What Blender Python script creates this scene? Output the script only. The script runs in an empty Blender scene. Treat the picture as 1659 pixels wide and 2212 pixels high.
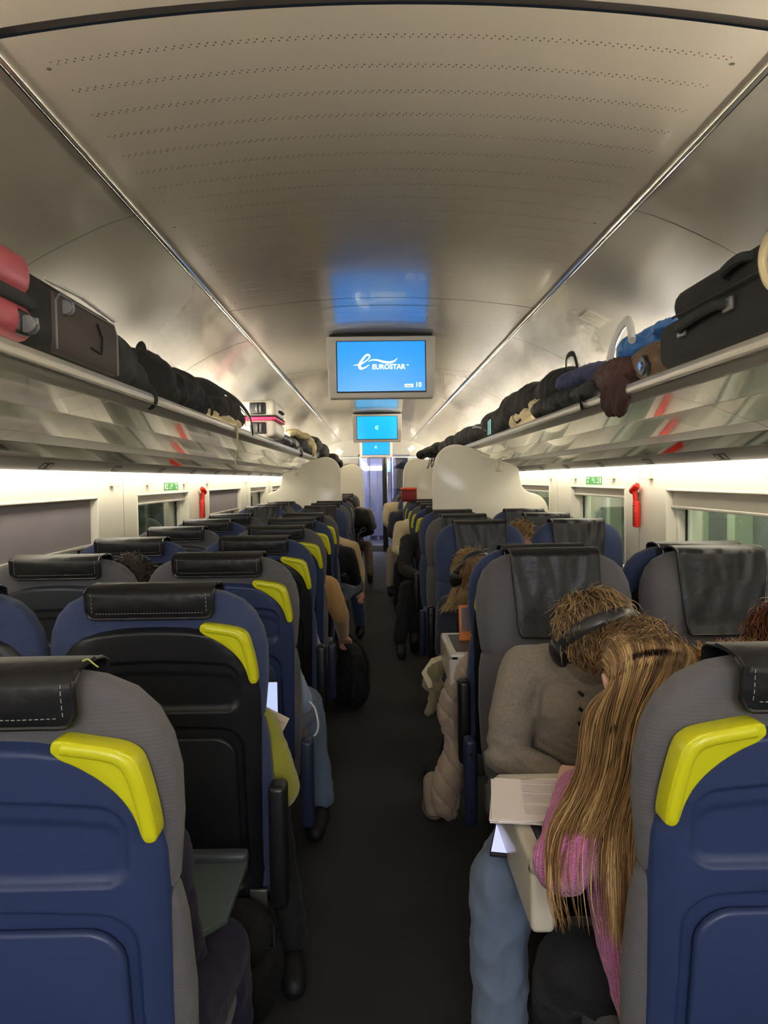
import bpy, bmesh, math, random
from mathutils import Vector, Matrix, noise, Euler
R = math.radians
random.seed(7)

# ---------------------------------------------------------------- camera
FPX, W, H = 1662.0, 1659.0, 2212.0
CAM = Vector((-0.045, 0.0, 1.44))
def _basis():
    th = R(0.8)
    Y = Vector((808 - W / 2, 1035 - H / 2, FPX)).normalized()
    X0 = Vector((math.cos(th), -math.sin(th), 0))
    X = (X0 - Y * X0.dot(Y)).normalized()
    Z = X.cross(Y)
    return X, Y, Z
CX, CY, CZ = _basis()
def at(px, py, d):
    """photo pixel -> world point on the plane y = d (used to read positions off the photograph)"""
    v = Vector((px - W / 2, py - H / 2, FPX))
    w = Vector((v.dot(CX), v.dot(CY), v.dot(CZ)))
    k = d / w.y
    return CAM + w * k
scene = bpy.context.scene
col = scene.collection
cam_d = bpy.data.cameras.new('camera')
cam = bpy.data.objects.new('camera', cam_d)
col.objects.link(cam)
cam_d.sensor_fit = 'VERTICAL'
cam_d.sensor_height = 36.0
cam_d.lens = 36.0 * FPX / H
cam_d.clip_start = 0.02
right = Vector((CX.x, CY.x, CZ.x)); up = -Vector((CX.y, CY.y, CZ.y)); back = -Vector((CX.z, CY.z, CZ.z))
m = Matrix((right, up, back)).transposed().to_4x4()
m.translation = CAM
cam.matrix_world = m
scene.camera = cam

# ---------------------------------------------------------------- world, exposure
wd = bpy.data.worlds.new('world'); scene.world = wd; wd.use_nodes = True
wd.node_tree.nodes['Background'].inputs[0].default_value = (0.02, 0.025, 0.03, 1)
wd.node_tree.nodes['Background'].inputs[1].default_value = 0.3
vs = scene.view_settings
scene.display_settings.display_device = 'sRGB'
vs.view_transform = 'Standard'; vs.look = 'None'; vs.gamma = 1.0; vs.use_curve_mapping = False
vs.exposure = 0.58
STRIP_W = 7.0      # window light strips
COVE_W = 102.0        # light lines behind the luggage
SCREEN_W = 0.70

# ---------------------------------------------------------------- colours and materials
def lin(c):
    if isinstance(c, str):
        c = [int(c[i:i + 2], 16) for i in (0, 2, 4)]
    return tuple(((v / 255) / 12.92 if v / 255 <= 0.04045 else ((v / 255 + 0.055) / 1.055) ** 2.4) for v in c) + (1.0,)
class NT:
    def __init__(s, m):
        s.t = m.node_tree; s.n = s.t.nodes; s.l = s.t.links; s.b = s.n['Principled BSDF']
    def new(s, kind, **kw):
        n = s.n.new(kind)
        for k, v in kw.items(): setattr(n, k, v)
        return n
    def link(s, a, b): s.l.new(a, b)
    def math(s, op, a, b=None, c=None):
        n = s.n.new('ShaderNodeMath'); n.operation = op
        for i, v in enumerate((a, b, c)):
            if v is None: continue
            if isinstance(v, (int, float)): n.inputs[i].default_value = v
            else: s.l.new(v, n.inputs[i])
        return n.outputs[0]
def mat(name, c, rough=0.6, metal=0.0, spec=0.5, bump=None, vary=0.0, vscale=8.0, emit=None, sheen=0.0, coat=0.0,
        coat_rough=0.1, wave=None, c2=None):
    m = bpy.data.materials.new(name); m.use_nodes = True
    t = NT(m); b = t.b
    base = lin(c)
    b.inputs['Base Color'].default_value = base
    b.inputs['Roughness'].default_value = rough
    b.inputs['Metallic'].default_value = metal
    b.inputs['Specular IOR Level'].default_value = spec
    if sheen: b.inputs['Sheen Weight'].default_value = sheen
    if coat:
        b.inputs['Coat Weight'].default_value = coat; b.inputs['Coat Roughness'].default_value = coat_rough
    if emit:
        b.inputs['Emission Color'].default_value = lin(emit[0]); b.inputs['Emission Strength'].default_value = emit[1]
    tc = t.new('ShaderNodeTexCoord')
    h = None
    if vary or c2:
        n = t.new('ShaderNodeTexNoise'); n.inputs['Scale'].default_value = vscale; n.inputs['Detail'].default_value = 4
        t.link(tc.outputs['Object'], n.inputs['Vector'])
        r = t.new('ShaderNodeMix', data_type='RGBA')
        t.link(n.outputs['Fac'], r.inputs['Factor'])
        ca = [min(1, v * (1 - vary)) for v in base[:3]] + [1]
        cb = lin(c2) if c2 else [min(1, v * (1 + vary)) for v in base[:3]] + [1]
        r.inputs['A'].default_value = ca; r.inputs['B'].default_value = cb
        t.link(r.outputs['Result'], b.inputs['Base Color'])
    if bump:
        n = t.new('ShaderNodeTexNoise'); n.inputs['Scale'].default_value = bump[0]; n.inputs['Detail'].default_value = 3
        t.link(tc.outputs['Object'], n.inputs['Vector'])
        h = n.outputs['Fac']
    if wave:      # (axis, scale, strength)
        wv = t.new('ShaderNodeTexWave', bands_direction=wave[0]); wv.inputs['Scale'].default_value = wave[1]
        wv.inputs['Distortion'].default_value = wave[3] if len(wave) > 3 else 0.3
        t.link(tc.outputs['Object'], wv.inputs['Vector'])
        bw = t.new('ShaderNodeBump'); bw.inputs['Strength'].default_value = wave[2]; bw.inputs['Distance'].default_value = 0.004
        t.link(wv.outputs['Fac'], bw.inputs['Height'])
        t.link(bw.outputs['Normal'], b.inputs['Normal'])
    if h is not None:
        bp = t.new('ShaderNodeBump'); bp.inputs['Strength'].default_value = bump[1]; bp.inputs['Distance'].default_value = bump[2] if len(bump) > 2 else 0.004
        t.link(h, bp.inputs['Height'])
        if wave: t.link(bw.outputs['Normal'], bp.inputs['Normal'])
        t.link(bp.outputs['Normal'], b.inputs['Normal'])
    return m

# ---------------------------------------------------------------- mesh helpers
def tag(o, label=None, cat=None, group=None, kind=None):
    if label: o['label'] = label
    if cat: o['category'] = cat
    if group: o['group'] = group
    if kind: o['kind'] = kind
    return o
def empty(name, loc=(0, 0, 0), rz=0.0, label=None, cat=None, group=None):
    o = bpy.data.objects.new(name, None); col.objects.link(o)
    o.location = loc; o.rotation_euler = (0, 0, rz); o.empty_display_size = 0.05
    return tag(o, label, cat, group)
def realize(o):
    bpy.context.view_layer.update()
    dg = bpy.context.evaluated_depsgraph_get()
    me = bpy.data.meshes.new_from_object(o.evaluated_get(dg))
    old = o.data
    o.modifiers.clear(); o.data = me
    bpy.data.meshes.remove(old)
    me.name = o.name
    return o
def smooth(me, angle=None):
    for p in me.polygons: p.use_smooth = True
    if angle is not None:
        try: me.set_sharp_from_angle(angle=angle)
        except Exception: pass
class MB:
    def __init__(s): s.v = []; s.f = []; s.mi = []; s.cur = 0
    def add(s, vs, fs, M=None):
        o = len(s.v)
        s.v += [(M @ Vector(p)) if M is not None else Vector(p) for p in vs]
        s.f += [tuple(i + o for i in f) for f in fs]
        s.mi += [s.cur] * len(fs)
        return s
    def box(s, c, d, rot=None):
        x, y, z = d[0] / 2, d[1] / 2, d[2] / 2
        vs = [(-x, -y, -z), (x, -y, -z), (x, y, -z), (-x, y, -z), (-x, -y, z), (x, -y, z), (x, y, z), (-x, y, z)]
        fs = [(0, 3, 2, 1), (4, 5, 6, 7), (0, 1, 5, 4), (1, 2, 6, 5), (2, 3, 7, 6), (3, 0, 4, 7)]
        M = Matrix.Translation(c) @ (Euler(rot).to_matrix().to_4x4() if rot else Matrix())
        return s.add(vs, fs, M)
    def box2(s, a, b):
        return s.box([(a[i] + b[i]) / 2 for i in range(3)], [abs(b[i] - a[i]) for i in range(3)])
    def tube(s, pts, r, seg=10, caps=True, closed=False, taper=None, flat=1.0):
        pts = [Vector(p) for p in pts]; n = len(pts); rings = []
        up = None
        for i, p in enumerate(pts):
            a = pts[(i - 1) % n] if (i > 0 or closed) else p
            b = pts[(i + 1) % n] if (i < n - 1 or closed) else p
            t = (b - a)
            t = t.normalized() if t.length > 1e-9 else Vector((0, 0, 1))
            if up is None:
                up = Vector((0, 0, 1)) if abs(t.z) < 0.9 else Vector((1, 0, 0))
            u = (up - t * up.dot(t)).normalized(); w = t.cross(u); up = u
            rr = r[i] if isinstance(r, (list, tuple)) else (r * (taper(i / (n - 1)) if taper else 1))
            rings.append([p + u * math.cos(k * 2 * math.pi / seg) * rr + w * math.sin(k * 2 * math.pi / seg) * rr * flat for k in range(seg)])
        vs = [v for ring in rings for v in ring]; fs = []
        for i in range(n if closed else n - 1):
            j = (i + 1) % n
            for k in range(seg):
                l = (k + 1) % seg
                fs.append((i * seg + k, i * seg + l, j * seg + l, j * seg + k))
        if caps and not closed:
            fs.append(tuple(range(seg - 1, -1, -1))); fs.append(tuple((n - 1) * seg + k for k in range(seg)))
        return s.add(vs, fs)
    def cyl(s, a, b, r, seg=20, r2=None):
        return s.tube([a, b], [r, r2 if r2 is not None else r], seg)
    def ball(s, c, r, seg=16, rings=10, rot=None):
        if isinstance(r, (int, float)): r = (r, r, r)
        M = Matrix.Translation(c) @ (Euler(rot).to_matrix().to_4x4() if rot else Matrix())
        vs = [(0, 0, -r[2])]; fs = []
        for i in range(1, rings):
            ph = -math.pi / 2 + math.pi * i / rings
            for k in range(seg):
                a = 2 * math.pi * k / seg
                vs.append((r[0] * math.cos(ph) * math.cos(a), r[1] * math.cos(ph) * math.sin(a), r[2] * math.sin(ph)))
        vs.append((0, 0, r[2])); top = len(vs) - 1
        for k in range(seg):
            l = (k + 1) % seg
            fs.append((0, 1 + l, 1 + k))
            for i in range(rings - 2):
                a = 1 + i * seg
                fs.append((a + k, a + l, a + seg + l, a + seg + k))
            a = 1 + (rings - 2) * seg
            fs.append((a + k, a + l, top))
        return s.add(vs, fs, M)
    def prism(s, outline, lo, hi, axis='y'):
        n = len(outline)
        def P(p, h): return {'y': (p[0], h, p[1]), 'z': (p[0], p[1], h), 'x': (h, p[0], p[1])}[axis]
        vs = [P(p, lo) for p in outline] + [P(p, hi) for p in outline]
        fs = [tuple(range(n)), tuple(range(2 * n - 1, n - 1, -1))]
        for i in range(n):
            j = (i + 1) % n
            fs.append((i, i + n, j + n, j))
        return s.add(vs, fs)
    def grid(s, rows):
        n, mm = len(rows), len(rows[0])
        vs = [p for r in rows for p in r]
        fs = [(i * mm + k, i * mm + k + 1, (i + 1) * mm + k + 1, (i + 1) * mm + k) for i in range(n - 1) for k in range(mm - 1)]
        return s.add(vs, fs)
    def build(s, name, mats, parent=None, bevel=0, segs=3, sm=True, solid=0, angle=35, sub=0, fix=True):
        me = bpy.data.meshes.new(name)
        me.from_pydata([tuple(v) for v in s.v], [], s.f)
        if not isinstance(mats, (list, tuple)): mats = [mats]
        for m_ in mats: me.materials.append(m_)
        for p, i in zip(me.polygons, s.mi): p.material_index = i
        if fix:
            bm = bmesh.new(); bm.from_mesh(me); bmesh.ops.recalc_face_normals(bm, faces=bm.faces); bm.to_mesh(me); bm.free()
        o = bpy.data.objects.new(name, me); col.objects.link(o)
        if parent: o.parent = parent
        if solid:
            md = o.modifiers.new('s', 'SOLIDIFY'); md.thickness = solid; md.offset = 0
        if bevel:
            md = o.modifiers.new('b', 'BEVEL'); md.width = bevel; md.segments = segs; md.limit_method = 'ANGLE'; md.angle_limit = R(30)
        if sub:
            md = o.modifiers.new('u', 'SUBSURF'); md.levels = sub; md.render_levels = sub
        if bevel or solid or sub:
            realize(o)
        if sm: smooth(o.data, R(angle))
        return o
def cone_caps(mb, a, b, ra, rb):
    a, b = Vector(a), Vector(b)
    mb.tube([a, b], [ra, rb], 14); mb.ball(a, ra, 14, 8); mb.ball(b, rb, 14, 8)
def chain(mb, pts, rs):
    for i in range(len(pts) - 1): cone_caps(mb, pts[i], pts[i + 1], rs[i], rs[i + 1])
def blob(mb, name, m_, parent=None, voxel=0.01, iters=6, disp=None, loc=(0, 0, 0)):
    """join overlapping rounded volumes into ONE continuous surface, then soften and wrinkle it"""
    o = mb.build(name, m_, parent, sm=False)
    md = o.modifiers.new('r', 'REMESH'); md.mode = 'VOXEL'; md.voxel_size = voxel; md.use_smooth_shade = True
    if iters:
        md = o.modifiers.new('s', 'SMOOTH'); md.factor = 0.5; md.iterations = iters
    realize(o)
    me = o.data
    if disp:
        me.update()
        nr = [v.normal.copy() for v in me.vertices]
        for v, n_ in zip(me.vertices, nr):
            v.co += n_ * disp(v.co.copy(), n_)
    smooth(me)
    return o
def wrinkle(amp, scale, stretch=(1, 1, 1), seed=0.0):
    def f(c, n):
        p = Vector((c.x * stretch[0], c.y * stretch[1], c.z * stretch[2])) * scale + Vector((seed, seed * 1.7, -seed))
        a = noise.noise(p); b = noise.noise(p * 2.3 + Vector((5, 1, 2)))
        return amp * ((1 - abs(a) * 2.2) + 0.45 * (1 - abs(b) * 2) - 0.6)
    return f
def smoothstep(a, b, x):
    t = max(0.0, min(1.0, (x - a) / (b - a))); return t * t * (3 - 2 * t)
def interp(tbl, z):
    for i in range(len(tbl) - 1):
        a, b = tbl[i], tbl[i + 1]
        if (a[0] >= z >= b[0]) or (a[0] <= z <= b[0]):
            t = (z - a[0]) / (b[0] - a[0]) if b[0] != a[0] else 0
            return [a[k] + (b[k] - a[k]) * t for k in range(1, len(a))]
    return list((tbl[0] if abs(z - tbl[0][0]) < abs(z - tbl[-1][0]) else tbl[-1])[1:])
def copy_tree(o, parent=None):
    c = o.copy(); col.objects.link(c); c.parent = parent
    for ch in list(o.children): copy_tree(ch, c)
    return c
def text_mesh(txt, size, m_, name, parent, loc, rot, bold=0.0, align='CENTER'):
    cu = bpy.data.curves.new(name, 'FONT'); cu.body = txt; cu.size = size; cu.align_x = align; cu.align_y = 'CENTER'
    cu.offset = bold; cu.extrude = 0.0004; cu.resolution_u = 3
    o = bpy.data.objects.new(name, cu); col.objects.link(o)
    bpy.context.view_layer.update()
    me = bpy.data.meshes.new_from_object(o.evaluated_get(bpy.context.evaluated_depsgraph_get()))
    bpy.data.objects.remove(o)
    me.materials.clear(); me.materials.append(m_)
    o = bpy.data.objects.new(name, me); col.objects.link(o); o.parent = parent; o.location = loc; o.rotation_euler = rot
    return o

# added fill light behind the camera, brightens the nearest seat backs
L = bpy.data.lights.new('rear_fill', 'AREA'); L.energy = 78; L.size = 1.2; L.color = (0.92, 0.93, 1.0)
o = bpy.data.objects.new('rear_fill', L); col.objects.link(o); o.location = (0, -2.2, 2.15); o.rotation_euler = (R(32), 0, 0)
# ================================================================ materials of the carriage
M = {}
M['ceil_side'] = mat('cove_paint', (172, 167, 156), 0.25, 0.5, coat=0.45)
M['rack'] = mat('rack_metal', (232, 226, 212), 0.13, 0.35, coat=0.8, coat_rough=0.04)
M['rack_matte'] = mat('rack_satin', (168, 162, 152), 0.35, 0.4)
M['lip'] = mat('lip_aluminium', (190, 186, 176), 0.30, 0.35)
M['bright'] = mat('polished_edge', (225, 222, 212), 0.18, 0.9)
M['mirror'] = mat('dark_gloss_band', (105, 102, 100), 0.06, 0.9)
M['wall'] = mat('cream_wall', (232, 228, 214), 0.4, coat=0.2)
M['wall_low'] = mat('lower_wall', (120, 118, 108), 0.6)
M['frame'] = mat('window_frame', (228, 224, 210), 0.45)
M['gasket'] = mat('gasket', (22, 24, 24), 0.5)
M['dark'] = mat('dark_gap', (14, 14, 15), 0.7)
M['floor'] = mat('dark_carpet', (47, 46, 45), 0.95, vary=0.35, vscale=260, bump=(500, 0.5, 0.002))
M['blind'] = mat('blind_cloth', (128, 120, 126), 0.85, vary=0.06, vscale=3)
M['ext'] = mat('window_backdrop', (112, 116, 106), 0.9, vary=0.3, vscale=1.2)
M['ext_stripe'] = mat('backdrop_stripe', (170, 182, 150), 0.7)  # imitates the pale upright reflections in the window glass
M['strip'] = mat('light_strip', (255, 240, 200), 0.5, emit=((255, 246, 224), STRIP_W))
M['cove'] = mat('cove_light', (255, 240, 200), 0.5, emit=((255, 247, 230), COVE_W))
M['green'] = mat('sign_green', (60, 150, 72), 0.5)
M['white'] = mat('sign_white', (235, 235, 230), 0.5)
M['red'] = mat('hammer_red', (226, 40, 26), 0.35)
M['chrome'] = mat('chrome', (215, 215, 215), 0.12, 1.0)
M['shell_white'] = mat('partition_white', (240, 236, 220), 0.35, coat=0.2)
M['monitor'] = mat('monitor_grey', (200, 194, 184), 0.35)
M['clear'] = mat('clear_plastic', (210, 208, 190), 0.1, spec=0.8)
def ceiling_mat():
    m = mat('ceiling_paint', (176, 168, 156), 0.22, 0.15, spec=0.6, coat=0.35, coat_rough=0.07)
    t = NT(m)
    tc = t.new('ShaderNodeTexCoord'); sp = t.new('ShaderNodeSeparateXYZ'); t.link(tc.outputs['Object'], sp.inputs[0])
    x, y = sp.outputs[0], sp.outputs[1]
    v = t.math('SUBTRACT', t.math('MULTIPLY', t.math('FRACT', t.math('DIVIDE', t.math('ADD', y, 10.0 - 1.425 + 0.05), 0.10)), 0.10), 0.05)
    row = t.math('GREATER_THAN', v, 0.0)
    dv = t.math('SUBTRACT', t.math('ABSOLUTE', v), 0.0042)
    u = t.math('MULTIPLY', t.math('SUBTRACT', t.math('FRACT', t.math('ADD', t.math('DIVIDE', x, 0.0148), t.math('ADD', t.math('MULTIPLY', row, 0.35), 200.0))), 0.5), 0.0148)
    d = t.math('SQRT', t.math('ADD', t.math('MULTIPLY', u, u), t.math('MULTIPLY', dv, dv)))
    hole = t.math('MULTIPLY', t.math('LESS_THAN', d, 0.0017), t.math('LESS_THAN', t.math('ABSOLUTE', x), 0.615))
    mx = t.new('ShaderNodeMix', data_type='RGBA')
    t.link(hole, mx.inputs['Factor']); mx.inputs['A'].default_value = lin((176, 168, 156)); mx.inputs['B'].default_value = lin((66, 58, 50))
    t.link(mx.outputs['Result'], t.b.inputs['Base Color'])
    return m
M['ceiling'] = ceiling_mat()
def glass_mat(name, tint, gloss, glossy_tint=(1, 1, 1, 1), rough=0.02):
    m = bpy.data.materials.new(name); m.use_nodes = True
    nt = m.node_tree; nt.nodes.clear()
    o = nt.nodes.new('ShaderNodeOutputMaterial'); mx = nt.nodes.new('ShaderNodeMixShader')
    tr = nt.nodes.new('ShaderNodeBsdfTransparent'); gl = nt.nodes.new('ShaderNodeBsdfGlossy')
    tr.inputs[0].default_value = tint; gl.inputs['Color'].default_value = glossy_tint; gl.inputs['Roughness'].default_value = rough
    mx.inputs[0].default_value = gloss
    nt.links.new(tr.outputs[0], mx.inputs[1]); nt.links.new(gl.outputs[0], mx.inputs[2]); nt.links.new(mx.outputs[0], o.inputs[0])
    return m
M['glass'] = glass_mat('window_glass', (0.86, 0.90, 0.86, 1), 0.28)
M['door_glass'] = glass_mat('door_glass', (0.9, 0.92, 0.97, 1), 0.12)

def struct(o, label=None):
    return tag(o, label, None, None, 'structure')
Y0, Y1 = -3.0, 15.3
# floor
struct(MB().box2((-1.5, Y0, -0.03), (1.5, Y1 + 3.2, 0)).build('floor', M['floor']), 'dark grey carpeted floor running down the aisle')
# ceiling panels with open joints
joints = [-2.9, -0.8, 1.32, 3.43, 5.50, 7.6, 9.7, 11.8, 13.9, Y1]
cm = MB()
def arch(x): return 2.240 - 0.055 * (x / 0.68) ** 2
for a, b in zip(joints[:-1], joints[1:]):
    ga = 0.014 if abs(a - 1.32) < 0.01 else 0.003
    gb = 0.014 if abs(b - 1.32) < 0.01 else 0.003
    xs = [-0.68 + 1.36 * i / 24 for i in range(25)]
    cm.grid([[(x, a + ga, arch(x)) for x in xs], [(x, a + ga + 0.02, arch(x)) for x in xs], [(x, b - gb - 0.02, arch(x)) for x in xs], [(x, b - gb, arch(x)) for x in xs]])
cm.cur = 1
for j in joints:
    xs = [-0.70 + 1.40 * i / 16 for i in range(17)]
    cm.grid([[(x, j - 0.03, arch(x) + 0.015) for x in xs], [(x, j + 0.03, arch(x) + 0.015) for x in xs]])
for j in joints[1:]:
    for dy in (0.12, 1.0, -0.12):
        for sx in (-1, 1):
            cm.cyl((sx * 0.625, j + dy, arch(0.625) + 0.004), (sx * 0.625, j + dy, arch(0.625) - 0.0008), 0.0045, 10)
struct(cm.build('ceiling', [M['ceiling'], mat('joint_gap', (70, 65, 62), 0.7)], fix=False), 'grey-brown arched ceiling panels with rows of tiny perforations')
# cove panels between ceiling and racks
CV = [(0.705, 2.188), (0.76, 2.172), (0.85, 2.135), (0.98, 2.07), (1.11, 1.985), (1.23, 1.885), (1.32, 1.79), (1.38, 1.70)]
sj = [-2.9, -1.9, 0.15, 2.2, 4.15, 6.2, 8.2, 10.2, 12.2, 14.2, Y1]
def dense(pts, n=4):
    out = []
    for i in range(len(pts) - 1):
        p0 = pts[max(0, i - 1)]; p1 = pts[i]; p2 = pts[i + 1]; p3 = pts[min(len(pts) - 1, i + 2)]
        for k in range(n):
            t = k / n
            out.append(tuple(0.5 * ((2 * p1[j]) + (-p0[j] + p2[j]) * t + (2 * p0[j] - 5 * p1[j] + 4 * p2[j] - p3[j]) * t * t + (-p0[j] + 3 * p1[j] - 3 * p2[j] + p3[j]) * t ** 3) for j in range(len(p1))))
    return out + [tuple(pts[-1])]
CVd = dense(CV)
for sx, side in ((-1, 'left'), (1, 'right')):
    b = MB()
    for a, c in zip(sj[:-1], sj[1:]):
        b.grid([[(sx * p[0], yy, p[1]) for p in CVd] for yy in (a + 0.002, (a + c) / 2, c - 0.002)])
    b.cur = 1
    b.grid([[(sx * (p[0] + 0.01), yy, p[1] + 0.012) for p in CVd] for yy in (Y0, Y1)])
    struct(b.build('wall_%s_cove' % side, [M['ceil_side'], M['dark']], fix=False), 'glossy silver curved panels above the %s luggage rack' % side)
    t = MB().box2((sx * 0.678, Y0, 2.176), (sx * 0.692, Y1, 2.190))
    struct(t.build('trim_%d' % (1 if sx < 0 else 2), M['bright'], bevel=0.003), 'bright trim line along the %s edge of the ceiling' % side)
# ---------------------------------------------------------------- luggage racks
RK = [(0.835, 1.688), (0.98, 1.652), (1.12, 1.600), (1.18, 1.575)]
num_dark = mat('row_plate', (48, 46, 46), 0.4); num_lite = mat('row_digits', (205, 202, 190), 0.5)
rack_gaps = [-2.9, -0.8, 1.3, 2.35, 4.45, 6.55, 8.65, 10.75, 12.85, 15.25]
for sx, side in ((-1, 'left'), (1, 'right')):
    rk = empty('luggage_rack', (0, 0, 0), 0, 'long silver overhead luggage rack above the %s-hand seats' % side, 'luggage rack')
    lo = [(0.800, 1.742), (0.794, 1.728), (0.797, 1.712), (0.806, 1.703), (0.822, 1.690), (0.842, 1.684), (0.842, 1.728), (0.815, 1.745)]
    MB().prism([(sx * p[0], p[1]) for p in lo], Y0, Y1, 'y').build('front_lip', M['lip'], rk, bevel=0.003)
    MB().tube([(sx * 0.7965, Y0, 1.7065), (sx * 0.7965, Y1, 1.7065)], 0.0028, 8).build('edge_line', M['bright'], rk)
    MB().box2((sx * 0.84, Y0, 1.70), (sx * 1.37, Y1, 1.722)).build('shelf', M['rack_matte'], rk)
    for i, (a, c) in enumerate(zip(rack_gaps[:-1], rack_gaps[1:])):
        b = MB()
        for k in range(3):
            p, q = RK[k], RK[k + 1]
            e = 0.0015
            d = Vector((q[0] - p[0], q[1] - p[1])).normalized() * e
            b.cur = 0 if k < 2 else 1
            b.prism([(sx * (p[0] + d.x), p[1] + d.y), (sx * (q[0] - d.x), q[1] - d.y), (sx * (q[0] - d.x), q[1] - d.y + 0.008), (sx * (p[0] + d.x), p[1] + d.y + 0.008)], a + 0.002, c - 0.002, 'y')
        b.build('underside_panel', [M['rack'], M['rack_matte']], rk, sm=False)
    b = MB().prism([(sx * 0.84, 1.694), (sx * 1.2, 1.59), (sx * 1.37, 1.60), (sx * 1.37, 1.70), (sx * 0.84, 1.70)], Y0, Y1, 'y')
    b.build('rack_core', M['dark'], rk, sm=False)
    MB().prism([(sx * 1.18, 1.575), (sx * 1.25, 1.537), (sx * 1.26, 1.545), (sx * 1.19, 1.585)], Y0, Y1, 'y').build('gloss_band', M['mirror'], rk, sm=False)
    sr = MB().prism([(sx * 1.248, 1.537), (sx * 1.255, 1.530), (sx * 1.305, 1.490), (sx * 1.37, 1.490), (sx * 1.37, 1.59), (sx * 1.26, 1.545)], Y0, Y1, 'y').build('service_rail', M['rack_matte'], rk, bevel=0.003)
    yy = 0.55
    k = 0
    while yy < 12:
        p = Vector((sx * 1.280, yy, 1.5085)); n = Vector((-sx * 0.62, 0, -0.78)).normalized()
        rot = n.to_track_quat('Z', 'Y').to_euler()
        Mx = Matrix.Translation(p + n * 0.002) @ Matrix.Rotation(math.atan2(-sx * 0.62, -0.78), 4, 'Y')
        pl = MB()
        o2 = [(-0.018, -0.045), (0.018, -0.045), (0.018, 0.045), (-0.018, 0.045)]
        pl.add([(a_, b_, -0.001) for a_, b_ in o2] + [(a_, b_, 0.001) for a_, b_ in o2], [(0, 1, 2, 3), (7, 6, 5, 4), (0, 4, 5, 1), (1, 5, 6, 2), (2, 6, 7, 3), (3, 7, 4, 0)], Mx)
        pl.cur = 1
        for q in range(3):
            if k % 2 == 0 or q != 1:
                o3 = [(-0.012, -0.036 + q * 0.026), (0.012, -0.036 + q * 0.026), (0.012, -0.018 + q * 0.026), (-0.012, -0.018 + q * 0.026)]
                pl.add([(a_, b_, 0.0016) for a_, b_ in o3], [(0, 1, 2, 3)], Mx)
        pl.build('seat_number_plate', [num_dark, num_lite], sr, sm=False, fix=False)
        yy += 0.79; k += 1
    ls = MB().box2((sx * 1.312, Y0, 1.470), (sx * 1.362, Y1, 1.488)).build('window_light_strip', M['strip'], None, bevel=0.004)
    tag(ls, 'long glowing white light strip under the %s luggage rack' % side, 'light strip')
    cl = MB().box2((sx * 1.255, Y0, 1.728), (sx * 1.290, Y1, 1.742)).build('cove_light_line', M['cove'], None)
    tag(cl, 'thin light line behind the bags on the %s luggage rack' % side, 'light strip')

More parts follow.
